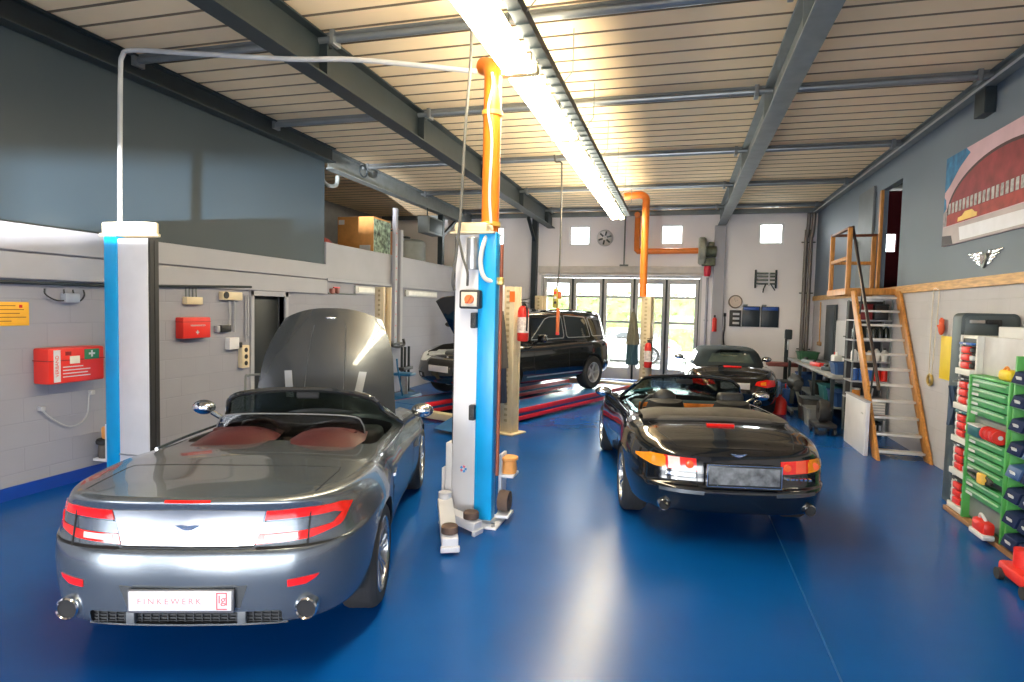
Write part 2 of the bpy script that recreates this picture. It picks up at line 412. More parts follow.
# ------------------------------------------------------------------ light
W = bpy.data.worlds.new('overcast'); SC.world = W; W.use_nodes = True
bg = W.node_tree.nodes['Background']
bg.inputs['Color'].default_value = (.93, .97, 1, 1); bg.inputs['Strength'].default_value = 8
def area(name, loc, target, sx, sy, power, col=(1, 1, 1), spread=PI):
    ld = bpy.data.lights.new(name, 'AREA'); ld.shape = 'RECTANGLE'; ld.size = sx; ld.size_y = sy; ld.energy = power; ld.color = col; ld.spread = spread
    o = bpy.data.objects.new(name, ld); COL.objects.link(o); o.location = loc
    o.rotation_euler = (Vector(target)-Vector(loc)).to_track_quat('-Z', 'Y').to_euler(); return o
area('daylight_gate', (-.1, YF-.10, .90), (-.8, 5, 1.1), 5.2, 1.7, 120, (.92, .96, 1))
area('daylight_gate_side', (-4.8, YF-.10, .85), (-3.2, 4, .8), 1.5, 1.6, 55, (.92, .96, 1))
area('daylight_door', (-1.75, YB+.4, 1.6), (-1.75, 8, 1.0), 4.4, 2.8, 280, (1, .99, .96))
for i, (a, b) in enumerate(wx): area('daylight_window', ((a+b)/2, YB+.2, 4.2), ((a+b)/2, 10, 3.6), .6, .6, 14)
area('yard_glint', (-2.2, -8.0, .7), (-6.35, 6.5, 3.2), .20, .14, 240, (.96, .98, 1), R(20))  # unseen source aimed through the added gate slot at the left wall
area('yard_bounce', (-2.0, -7.0, .9), (-5.2, 6, 1.3), .8, .5, 70, (1, .97, .95), R(70))
SC.view_settings.view_transform = 'Standard'; SC.view_settings.look = 'None'; SC.view_settings.gamma = 1
SC.view_settings.use_curve_mapping = False; SC.view_settings.exposure = 0.3
SC.cycles.use_denoising = True; SC.cycles.max_bounces = 8; SC.cycles.sample_clamp_indirect = 6

# ------------------------------------------------------------------ long strip light
M_tube = emis('strip_lamp_glow', (1, .90, .66), 42)
for i in range(6):
    y0 = 1.0+2.26*i; y1 = y0+2.24
    t = thing('strip_light', 'lit luminaire of the long ceiling strip, %s' % ('nearest the viewer', 'second from the viewer', 'third from the viewer', 'fourth from the viewer', 'fifth from the viewer', 'last, by the orange pipe elbow')[i], 'ceiling light', (-1.51, y0, 4.2), 0, 'strip lights along the hall')
    g = G(); g.span((-.07, 0, .045), (.07, 2.24, .13), .01)
    g.build('housing', mat('luminaire_white', (.8, .76, .66), .4), t)
    for x in (-.095, .095):
        gg = G(); gg.cyl((x, .05, .01), (x, 2.19, .01), .05, n=14); gg.build('lamp_tube', M_tube, t)
    for q in (0, 2.20): G().span((-.17, q, -.03), (.17, q+.04, .05), .005).build('end_cap', mat('luminaire_cap', (.75, .62, .32), .4), t)
    for q in (.4, 1.84): G().cyl((0, q, .13), (0, q, .62), .006).build('hanger', M_steel, t)
t = thing('cable_tray', 'dark perforated cable tray beside the long strip light', 'cable tray', (-1.285, 1.0, 4.2))
g = G(); g.span((-.04, 0, .05), (.06, 13.5, .055)); g.span((-.045, 0, .05), (-.04, 13.5, .13)); g.span((.06, 0, .05), (.065, 13.5, .13))
for j in range(60): g.span((-.045, .1+j*.224, .04), (.065, .13+j*.224, .05))
g.build('tray', M_steel, t)
for j in range(9): G().tube([(.06, .6+1.5*j, .09), (.16, .6+1.5*j, .2), (.16, .6+1.5*j, .62)], .006, 6).build('hanger', M_steel_l, t)
for x in (-.02, .01, .04): G().cyl((x, 0, .07), (x, 13.4, .07), .012, n=8).build('cable', M_black, t)
# ------------------------------------------------------------------ car toolkit
# local frame: x right, y forward, z up, origin on the ground under the rear axle
def lerp_tab(tab, y):
    if y <= tab[0][0]: return tab[0][1]
    for (a, va), (b, vb) in zip(tab, tab[1:]):
        if y <= b:
            t = (y-a)/(b-a); t = t*t*(3-2*t); return va+(vb-va)*t
    return tab[-1][1]

def body_solid(name, plan, levels, crown, m, n=5, nv=4, nx=18, parent=None, bottom_crown=0.0):
    """closed shell: plan = right half outline rear centre -> front centre; levels = [(z table by y, inset rear, side, front)];
    crown = table by y of the extra height of the top at the centre line"""
    half = crv([Vector((x, y, 0)) for x, y in plan], n)
    half[0].x = 0; half[-1].x = 0
    K = len(half); nor = []
    for i in range(K):
        a = half[max(i-1, 0)]; c = half[min(i+1, K-1)]; t = (c-a)
        if i == 0: t = Vector((1, 0, 0))
        if i == K-1: t = Vector((-1, 0, 0))
        t.normalize(); nor.append(Vector((t.y, -t.x, 0)))
    ctl = []
    for (zt, ir, isd, if_) in levels:
        row = []
        for p, q in zip(half, nor):
            wr = q.y*q.y if q.y < 0 else 0; wf = q.y*q.y if q.y > 0 else 0; ws = q.x*q.x
            f = lambda v: lerp_tab(v, p.y) if isinstance(v, list) else v
            ins = wr*f(ir)+wf*f(if_)+ws*f(isd)
            r = p - q*ins; row.append(Vector((max(r.x, 0), r.y, lerp_tab(zt, p.y))))
        row[0].x = 0; row[-1].x = 0
        ctl.append(row)
    cols = [crv([ctl[j][i] for j in range(len(ctl))], nv) for i in range(K)]   # cols[i][level]
    b = bmesh.new(); J = len(cols[0])
    VR = [[b.verts.new(c) for c in col] for col in cols]
    VL = [VR[0]]+[[b.verts.new((-c.x, c.y, c.z)) for c in cols[i]] for i in range(1, K-1)]+[VR[-1]]
    for i in range(K-1):
        for j in range(J-1):
            b.faces.new((VR[i][j], VR[i+1][j], VR[i+1][j+1], VR[i][j+1]))
            b.faces.new((VL[i+1][j], VL[i][j], VL[i][j+1], VL[i+1][j+1]))
    for lev, cr, fl in ((J-1, crown, False), (0, None, True)):
        rows = [[VR[0][lev]]]
        for i in range(1, K-1):
            A, B = VL[i][lev], VR[i][lev]; r = [A]
            for k in range(1, nx):
                s = k/nx*2-1; p = A.co.lerp(B.co, k/nx)
                if cr: p.z += lerp_tab(cr, p.y)*(1-abs(s)**2.4)
                r.append(b.verts.new(p))
            rows.append(r+[B])
        rows.append([VR[-1][lev]])
        for i in range(len(rows)-1):
            A, B = rows[i], rows[i+1]
            if len(A) == 1:
                for k in range(len(B)-1): b.faces.new((A[0], B[k+1], B[k]) if not fl else (A[0], B[k], B[k+1]))
            elif len(B) == 1:
                for k in range(len(A)-1): b.faces.new((A[k], A[k+1], B[0]) if not fl else (A[k+1], A[k], B[0]))
            else:
                for k in range(len(A)-1): b.faces.new((A[k], A[k+1], B[k+1], B[k]) if not fl else (A[k+1], A[k], B[k], B[k+1]))
    bmesh.ops.recalc_face_normals(b, faces=b.faces)
    g = G(); g.bm.free(); g.bm = b
    return g.build(name, m, parent, True, 40)

def carve(o, cutters, ang=40):
    """boolean-subtract solid objects (their materials line the cut) and keep a plain mesh"""
    for c in cutters:
        c.parent = o.parent
        md = o.modifiers.new('cut', 'BOOLEAN'); md.object = c; md.operation = 'DIFFERENCE'; md.solver = 'EXACT'; md.material_mode = 'TRANSFER'
    bpy.context.view_layer.update()
    dg = bpy.context.evaluated_depsgraph_get(); me = bpy.data.meshes.new_from_object(o.evaluated_get(dg))
    o.modifiers.clear(); old = o.data; o.data = me; me.name = old.name; bpy.data.meshes.remove(old)
    for c in cutters: bpy.data.objects.remove(c)
    me.polygons.foreach_set('use_smooth', [True]*len(me.polygons)); me.set_sharp_from_angle(angle=R(ang))
    return o

def bvh_of(o):
    me = o.data; return BVHTree.FromPolygons([v.co.copy() for v in me.vertices], [p.vertices[:] for p in me.polygons])

DIRS = {'rear': (Vector((0, 1, 0)), lambda u, v: Vector((u, -3, v))), 'front': (Vector((0, -1, 0)), lambda u, v: Vector((u, 8, v))),
        'right': (Vector((-1, 0, 0)), lambda u, v: Vector((3, u, v))), 'left': (Vector((1, 0, 0)), lambda u, v: Vector((-3, u, v))),
        'top': (Vector((0, 0, -1)), lambda u, v: Vector((u, v, 4)))}
def resample(P, n):
    P = [Vector((*p, 0)) for p in P]; L = [0]
    for a, b in zip(P, P[1:]): L.append(L[-1]+(b-a).length)
    out = []
    for k in range(n+1):
        t = L[-1]*k/n
        for i in range(len(P)-1):
            if t <= L[i+1]+1e-9:
                f = 0 if L[i+1] == L[i] else (t-L[i])/(L[i+1]-L[i]); out.append(P[i].lerp(P[i+1], f)); break
    return out
def patch(bv, view, A, B, off=.003, th=.012, nu=14, nv=5, g=None, mi=0):
    """a panel that hugs the body: ruled between outlines A and B given in the projection plane"""
    d, fn = DIRS[view]; a = resample(A, nu); c = resample(B, nu); rows = []; last = None; nr = -d
    for j in range(nv+1):
        row = []
        for i in range(nu+1):
            p = a[i].lerp(c[i], j/nv); o = fn(p.x, p.y)
            hit, n, _, _ = bv.ray_cast(o, d)
            if hit is None:
                hit, n, _, _ = bv.find_nearest(o + d*(o-(last or o+d*3)).length)
            if n.dot(d) > 0: n = -n
            last = hit; row.append((hit, n))
        rows.append(row)
    g = g or G(); b = bmesh.new()
    F = [[b.verts.new(h+n*off) for h, n in r] for r in rows]; Bk = [[b.verts.new(h+n*(off-th)) for h, n in r] for r in rows]
    for j in range(nv):
        for i in range(nu):
            b.faces.new((F[j][i], F[j][i+1], F[j+1][i+1], F[j+1][i])); b.faces.new((Bk[j][i+1], Bk[j][i], Bk[j+1][i], Bk[j+1][i+1]))
    ring = [(0, i) for i in range(nu)]+[(j, nu) for j in range(nv)]+[(nv, i) for i in range(nu, 0, -1)]+[(j, 0) for j in range(nv, 0, -1)]
    for q in range(len(ring)):
        (j, i), (j2, i2) = ring[q], ring[(q+1) % len(ring)]
        b.faces.new((F[j][i], Bk[j][i], Bk[j2][i2], F[j2][i2]))
    bmesh.ops.recalc_face_normals(b, faces=b.faces)
    g._merge(b, mi); return g
def seam(bv, view, P, w=.006, g=None, off=.0015, n=24, mi=0):
    """narrow strip along a polyline on the body"""
    Q = resample(P, n); A = []; B = []
    for i, p in enumerate(Q):
        t = (Q[min(i+1, n)]-Q[max(i-1, 0)]).normalized(); q = Vector((-t.y, t.x, 0))*w/2
        A.append((p+q)[:2]); B.append((p-q)[:2])
    return patch(bv, view, A, B, off, .006, n, 1, g, mi)

M_rim = mat('alloy_rim', (.45, .46, .48), .25, metal=.9, var=.05)
M_disc = mat('brake_disc_steel', (.25, .25, .26), .4, metal=.8)
M_seamk = mat('panel_gap', (.006, .006, .007), .8)
M_lamp_red = mat('tail_lens_red', (.80, .012, .008), .12, coat=1, var=.12, scale=30)
M_lamp_amb = mat('tail_lens_amber', (.95, .28, .01), .12, coat=1, var=.12, scale=30)
M_lamp_clr = mat('tail_lens_clear', (.80, .72, .68), .12, coat=1, var=.1, scale=30)
M_lampw = mat('headlamp_clear', (.70, .73, .76), .08, coat=1)
M_mirror = mat('mirror_glass', (.85, .87, .9), .04, metal=1, var=.01)
M_winbk = mat('dark_side_glass', (.012, .014, .015), .04, coat=1, var=.02)
M_leather_r = mat('oxblood_leather', (.050, .008, .010), .45, var=.15, scale=10, bump=.1)
M_leather_k = mat('black_leather', (.018, .018, .018), .5, var=.2, scale=10, bump=.1)
M_cabin = mat('cabin_lining', (.012, .012, .013), .7)
M_well = mat('wheel_well', (.008, .008, .008), .9)
M_platew = mat('plate_white', (.62, .62, .64), .5, var=.02, spec=.2)

def wheel(parent, x, y, r=.335, w=.23, rim_r=.235, spokes=7, twin=False, z0=0, mr=None, steer=0):
    side = 1 if x > 0 else -1
    e = bpy.data.objects.new('wheel', None); COL.objects.link(e); e.parent = parent; e.location = (x, y, r+z0); e.rotation_euler = (0, 0, (0 if side > 0 else PI)+steer); e.empty_display_size = .1
    g = G(); h = w/2
    g.lathe([(rim_r-.01, -h+.01), (rim_r+.03, -h), (r-.035, -h+.004), (r-.008, -h+.03), (r, -h+.05), (r, h-.05), (r-.008, h-.03), (r-.035, h-.004), (rim_r+.03, h), (rim_r-.01, h-.01)], (0, 0, 0), 'X', 40, closed=True)
    for k in (-.05, 0, .05): g.lathe([(r+.0015, k-.004), (r+.0015, k+.004), (r-.004, k)], (0, 0, 0), 'X', 40, closed=True)
    ty = g.build('tyre', M_rubber, e)
    g = G(); mr = mr or M_rim
    g.lathe([(rim_r, -h+.02), (rim_r, h-.012), (rim_r-.012, h-.004), (rim_r-.025, h-.014), (rim_r-.03, h-.05), (rim_r-.03, -h+.02)], (0, 0, 0), 'X', 40, closed=True)
    g.cyl((h-.09, 0, 0), (h-.035, 0, 0), .062, .048, 20)
    for k in range(spokes):
        a = 2*PI*k/spokes
        for da in ((-.09, .09) if twin else (0,)):
            c, s = math.cos(a+da), math.sin(a+da); c2, s2 = math.cos(a+da*1.6), math.sin(a+da*1.6)
            g.bar((h-.055, .04*c, .04*s), (h-.03, (rim_r-.02)*c2, (rim_r-.02)*s2), .022 if twin else .044, .03, .006, up=(1, 0, 0))
    rm = g.build('rim', mr, e)
    g = G(); g.cyl((h-.13, 0, 0), (h-.105, 0, 0), rim_r-.055, n=32); g.box((h-.115, .12, .06), (.07, .09, .13), .015); g.build('brake_disc', M_disc, e)
    return e

def wheel_cut(x0, x1, y, z, r):
    g = G(); g.cyl((x0, y, z), (x1, y, z), r, n=40); o = g.build('cutter', M_well); return o

def seat(parent, x, y, z, m, name='seat', tilt=.25, head=True, w=.5, h=.62):
    """bucket seat: cushion, back with bolsters, headrest"""
    g = G()
    g.box((x, y, z+.10), (w, .52, .18), .07, seg=4)
    rot = Matrix.Rotation(tilt, 4, 'X'); c = Vector((x, y-.27, z+.14))
    def up(v): return c + rot @ Vector(v)
    rows = []
    for k in range(9):
        t = k/8; zz = h*t; ww = (w/2)*(1-.28*t**3); dep = .10*(1-.3*t)
        rows.append([up((sx*ww, dep*math.cos(an)*(1.0 if abs(sx) < .7 else 1.25), zz)) if False else up((ww*math.cos(an)*1.0, -dep*math.sin(an)+.03*abs(math.cos(an))**3, zz)) for an, sx in [(2*PI*q/20, 0) for q in range(20)]])
    rows.append([up((0, 0, h+.02))]*20)
    g.grid(rows, closed=True)
    if head: g.box(up((0, -.01, h+.09)), (w*.52, .10, .17), .045, rot=rot, seg=4)
    return g.build(name, m, parent)
# ------------------------------------------------------------------ silver roadster on the two-post bay
M_silver = mat('silver_grey_metallic', (.17, .193, .217), .27, metal=.72, coat=.7, var=.03, scale=2)
def roadster():
    t = thing('roadster_car', 'silver grey open two-seat roadster with raised bonnet and red leather seats', 'car', (-2.742, 3.354, 0), .32)
    plan = [(0, -.875), (.34, -.862), (.58, -.82), (.76, -.70), (.875, -.46), (.925, -.12), (.93, .15), (.895, .65), (.875, 1.3), (.895, 2.0), (.92, 2.55), (.885, 2.95), (.76, 3.28), (.45, 3.46), (0, 3.52)]
    up_ = [(-.875, .965), (-.6, .962), (0, .955), (.7, .93), (1.5, .90), (2.3, .86), (2.8, .83), (3.3, .69), (3.52, .62)]
    levels = [([(-.9, .275), (-.5, .25), (0, .20), (2.6, .17), (3.5, .2)], .07, .12, .12),
              ([(-.9, .32), (-.5, .30), (0, .26), (2.6, .22), (3.5, .26)], .02, .05, .05),
              ([(-.9, .46), (0, .42), (2.6, .38), (3.5, .36)], .005, .01, .0),
              ([(-.9, .60), (0, .60), (2.6, .54), (3.5, .46)], .0, .0, .02),
              ([(-.9, .695), (0, .72), (1.5, .68), (2.6, .66), (3.5, .54)], .022, .0, .08),
              ([(-.9, .71), (0, .78), (1.5, .74), (2.6, .72), (3.5, .56)], .055, .01, .12),
              ([(-.9, .87), (0, .87), (1.0, .83), (2.6, .79), (3.5, .60)], .075, .045, .2),
              ([(y, z-.022) for y, z in up_], .060, .085, .26),
              (up_, .085, .125, .32)]
    crown = [(-.85, .0), (-.5, .015), (.3, .03), (1.2, .04), (2.2, .10), (3.0, .10), (3.5, .02)]
    body = body_solid('body', plan, levels, crown, M_silver, parent=t)
    g = G(); g.span((-.73, .62, .42), (.73, 1.72, 1.4), .12); cab = g.build('cutter', M_cabin)
    g = G(); g.span((-.62, 2.02, .52), (.62, 3.25, 1.4), .08); eng = g.build('cutter', M_cabin)
    cuts = [wheel_cut(s*.62, s*1.1, y, .345, .372) for s in (-1, 1) for y in (0, 2.6)]+[cab, eng]
    g = G(); g.span((-.50, -.95, .292), (.50, -.78, .372), .015); dif = g.build('cutter', M_cabin)
    carve(body, cuts+[dif]); bv = bvh_of(body)
    for x, y in ((.79, 0), (-.79, 0), (.79, 2.6), (-.79, 2.6)): wheel(t, x, y, .343, .25, .252, 7, True)
    # boot lid face, lamps, plate, badge
    patch(bv, 'rear', [(-.40, .895), (0, .905), (.40, .895)], [(-.345, .715), (0, .712), (.345, .715)], .004, .01, 24, 6).build('boot_panel', mat('silver_lid_lit', (.34, .36, .39), .25, metal=.7, coat=.8, var=.03), t)  # boot lid's bright reflection put into a paler silver
    for v, q in (('rear', [(-.42, .90), (-.352, .707), (.352, .707), (.42, .90)]), ('rear', [(-.80, .705), (-.36, .703)]), ('rear', [(.36, .703), (.80, .705)]), ('top', [(-.62, -.78), (-.66, -.14), (0, -.16), (.66, -.14), (.62, -.78)])): seam(bv, v, q, .007, n=36).build('panel_gap', M_seamk, t)
    for v in ('left', 'right'):
        for q in ([(.42, .90), (.40, .55), (.52, .30)], [(1.86, .84), (1.90, .50), (1.80, .28)], [(.45, .30), (1.8, .27)]): seam(bv, v, q, .007).build('panel_gap', M_seamk, t)
    for s in (-1, 1):
        f = lambda P: [(s*x, z) for x, z in P]
        lamp = G()
        patch(bv, 'rear', f([(.405, .895), (.62, .902), (.76, .895), (.805, .872)]), f([(.395, .845), (.60, .852), (.73, .854), (.765, .838)]), .006, .02, 20, 4, lamp)
        patch(bv, 'rear', f([(.365, .770), (.60, .780), (.73, .796), (.765, .838)]), f([(.352, .718), (.62, .735), (.77, .778), (.805, .872)]), .006, .02, 24, 4, lamp)
        lo = lamp.build('tail_lamp', M_lamp_red, t)
        patch(bv, 'rear', f([(.382, .835), (.60, .842), (.722, .845)]), f([(.368, .775), (.60, .785), (.722, .80)]), .004, .02, 14, 3).build('lamp_bar', M_silver, lo)
        patch(bv, 'rear', f([(.40, .765), (.56, .772)]), f([(.395, .735), (.56, .742)]), .008, .004, 8, 2).build('reversing_lens', M_lamp_clr, lo)
        patch(bv, 'rear', f([(.53, .538), (.62, .545), (.68, .548)]), f([(.53, .500), (.62, .505), (.665, .53)]), .005, .015, 8, 3).build('reflector', M_lamp_red, t)
        # exhaust
        g = G(); g.lathe([(.060, .06), (.060, -.05), (.054, -.058), (.048, -.05), (.048, .06)], (s*.625, -.772, .372), 'Y', 28, closed=True)
        ex = g.build('exhaust_tip', M_chrome, t)
        G().cyl((s*.625, -.815, .372), (s*.625, -.79, .372), .0478, n=24).build('exhaust_bore', M_dark, ex)
        # bumper recess beside plate
        patch(bv, 'rear', f([(.265, .515), (.33, .52)]), f([(.265, .40), (.29, .395)]), .002, .01, 6, 4).build('plate_recess', mat('recess_dark', (.05, .055, .06), .5), t)
        # door mirror
        mg = G(); mg.tube([(s*.83, 1.62, .93), (s*.93, 1.60, 1.0)], .025, 8); mg.sph((s*1.00, 1.60, 1.045), .1, (1.05, .62, .68), 20)
        mo = mg.build('door_mirror', M_silver, t)
        G().sph((s*1.0, 1.56, 1.045), .085, (1.0, .45, .66), 20).build('mirror_glass', M_mirror, mo)
        patch(bv, s > 0 and 'right' or 'left', [(.55, .74), (.70, .745)], [(.55, .715), (.70, .72)], .012, .015, 6, 2).build('door_handle', M_chrome, t)
        # side strake behind the front wheel
        patch(bv, s > 0 and 'right' or 'left', [(1.95, .66), (2.2, .66)], [(1.92, .62), (2.2, .57)], .002, .01, 6, 3).build('side_vent', M_black, t)
        hl = patch(bv, 'top', f([(.55, 3.18), (.72, 3.02), (.79, 2.72)]), f([(.62, 3.25), (.78, 3.10), (.84, 2.78)]), .004, .02, 12, 4); hl.build('headlamp', M_lampw, t)
    patch(bv, 'rear', [(-.12, .955), (.12, .955)], [(-.118, .943), (.118, .943)], .004, .01, 10, 2).build('brake_lamp', M_lamp_red, t)
    # registration plate with faint dealer lettering
    g = G(); g.box((0, -.885, .447), (.545, .02, .125), .006); pl = g.build('number_plate', mat('plate_frame', (.10, .10, .11), .4), t)
    G().box((0, -.894, .452), (.525, .012, .105), .004).build('plate_face', M_platew, pl)
    text('FINKEWERK', .045, mat('plate_pink', (.62, .20, .22), .6), basis((-.055, -.9005, .450), (1, 0, 0), (0, 0, 1)), pl, 'lettering', .0004, spacing=1.45)
    g = G()
    for q in (((.185, .492), (.240, .498)), ((.185, .406), (.240, .412)), ((.185, .406), (.191, .498)), ((.234, .43), (.240, .498))): g.span((q[0][0], -.9012, q[0][1]), (q[1][0], -.8995, q[1][1]))
    g.build('dealer_mark', mat('plate_red', (.65, .10, .12), .5), pl)
    text('lg', .062, MATS['plate_red'], basis((.214, -.901, .460), (1, 0, 0), (0, 0, 1)), pl, 'mark_lettering', .0004)
    # wing emblem
    hit = bv.ray_cast(Vector((0, -3, .81)), Vector((0, 1, 0)))[0]
    g = G(); g.prism([(-.065, .012), (-.03, .014), (0, .010), (.03, .014), (.065, .012), (.03, -.008), (.012, -.014), (-.012, -.014), (-.03, -.008)], lambda u, v, w: (u, hit.y-.008+w, .81+v), .008)
    g.build('wing_badge', M_chrome, t)
    # diffuser mesh
    g = G(); g.span((-.49, -.80, .294), (.49, -.785, .370))
    for i in range(22): g.span((-.47+i*.045, -.812, .296), (-.464+i*.045, -.80, .368))
    for i in range(4): g.span((-.49, -.812, .302+.018*i), (.49, -.80, .305+.018*i))
    g.build('diffuser_grille', mat('grille_black', (.02, .022, .025), .45), t)
    for s in (-1, 1): G().box((s*.29, -.815, .332), (.045, .05, .075), .006).build('diffuser_fin', mat('fin_grey', (.12, .13, .14), .4), t)
    patch(bv, 'rear', [(-.52, .291), (0, .288), (.52, .291)], [(-.52, .281), (0, .277), (.52, .281)], .008, .01, 18, 1).build('splitter', M_silver, t)
    # cockpit
    for s in (-1, 1):
        seat(t, s*.37, 1.18, .34, M_leather_r, 'seat', .30, False, .52, .55)
    # fairings behind the seats
    for s in (-1, 1):
        rows = []
        for k in range(9):
            v = k/8; yy = .44+.62*v; hh = .085*math.sin(PI*min(1, .015+v*.86)**.8)
            rows.append([(s*.345+(q/8-.5)*.58*(1-.25*abs(v-.5)), yy, .948+hh*max(0, math.sin(PI*q/8))**.6) for q in range(9)])
        G().grid(rows, .01).build('seat_fairing', M_leather_r, t)
    g = G(); g.box((0, 1.50, .80), (1.30, .28, .22), .07, seg=4); g.box((0, 1.40, .72), (.26, .3, .22), .04); dsh = g.build('dashboard', M_cabin, t)
    g = G(); g.box((0, .95, .52), (.20, .95, .26), .05); g.build('centre_console', M_leather_k, t)
    g = G(); ring = [(-.36+.18*math.cos(a), 1.25-.05*math.sin(a), .86+.17*math.sin(a)) for a in [2*PI*k/28 for k in range(28)]]
    g.tube(ring, .016, 8, True); g.bar((-.36, 1.26, .86), (-.52, 1.25, .86), .03, .02); g.bar((-.36, 1.26, .86), (-.20, 1.25, .86), .03, .02); g.cyl((-.36, 1.25, .86), (-.36, 1.38, .83), .03)
    g.build('steering_wheel', M_leather_k, t)
    # wind deflector
    arc = crv([(-.60, .93, .93), (-.58, .92, 1.04), (-.48, .91, 1.105), (0, .90, 1.12), (.48, .91, 1.105), (.58, .92, 1.04), (.60, .93, .93)], 6)
    wd = G().tube(arc, .006, 8).build('wind_deflector', mat('deflector_frame', (.12, .12, .13), .4), t)
    G().grid([[(p.x, p.y, .93) for p in arc], arc], .003).build('deflector_mesh', glass('smoked_mesh', (.42, .42, .42), .04), wd)
    # windscreen
    top = crv([(-.665, 1.32, 1.10), (-.625, 1.265, 1.175), (-.52, 1.25, 1.228), (-.25, 1.29, 1.258), (0, 1.30, 1.265), (.25, 1.29, 1.258), (.52, 1.25, 1.228), (.625, 1.265, 1.175), (.665, 1.32, 1.10)], 6)
    bot = crv([(-.82, 1.66, .90), (-.80, 1.72, .90), (-.62, 1.86, .915), (-.3, 1.97, .93), (0, 2.0, .94), (.3, 1.97, .93), (.62, 1.86, .915), (.80, 1.72, .90), (.82, 1.66, .90)], 6)
    fr = G().tube([bot[0]]+top+[bot[-1]], .024, 10).tube(bot, .014, 8).build('windscreen_frame', mat('frame_gloss_black', (.02, .022, .024), .12, coat=1), t)
    G().grid([[a.lerp(b, k/6)+Vector((0, .02*math.sin(PI*k/6), .02*math.sin(PI*k/6))) for a, b in zip(top, bot)] for k in range(7)], .004).build('windscreen_glass', glass('windscreen_tint', (.55, .62, .62), .05), fr)
    G().box((0, 1.40, 1.20), (.20, .03, .06), .014).build('rear_mirror', M_cabin, fr)
    for s in (-1, 1):
        G().tube(crv([(s*.83, .46, .925), (s*.84, 1.0, .915), (s*.82, 1.62, .90)], 6), .012, 8).build('belt_strip', M_chrome, t)
    # raised bonnet: a domed clamshell standing on its rear hinge
    def bon(u, v, o=0):
        w = (.70-.10*v-.22*max(0, v-.55)**1.5*1.6)*u; l = 1.22*v-.10*abs(u)**2.5*v**2
        dome = .10*(1-abs(u)**2.2)+.05*math.sin(PI*v)
        return Vector((w, 1.98+.30*l - dome*.95 - o*.95, .90+.86*l+dome*.28+o*.28))
    rows = [[bon(-1+2*i/24, j/20) for i in range(25)] for j in range(21)]
    bn = G().grid(rows, .018).build('bonnet', mat('bonnet_grey', (.075, .082, .09), .26, metal=.6, coat=.6, var=.03), t)
    for s in (-1, 1): G().grid([[bon(s*(.42+.02*j+.11*i), .16+.24*j/4, .005) for i in range(2)] for j in range(5)], .006).build('bonnet_vent', mat('vent_grey', (.30, .31, .33), .4, metal=.3), bn)
    for s in (-1, 1): G().tube([bon(s*.28, .06+.07*j, .002) for j in range(12)], .004, 6).build('bonnet_crease', mat('crease_grey', (.12, .13, .14), .3, metal=.6), bn)
    c = bon(0.0, .90, .006); g = G(); g.sph(c, .06, (1, .25, .22), 16); g.build('bonnet_badge', M_chrome, bn)
    # engine block in the bay
    g = G(); g.box((0, 2.6, .66), (.62, .8, .26), .05)
    for s in (-1, 1): g.box((s*.2, 2.6, .80), (.22, .66, .09), .03)
    g.build('engine', mat('engine_grey', (.16, .16, .17), .5, metal=.4), t)
    return t
car_silver = roadster()
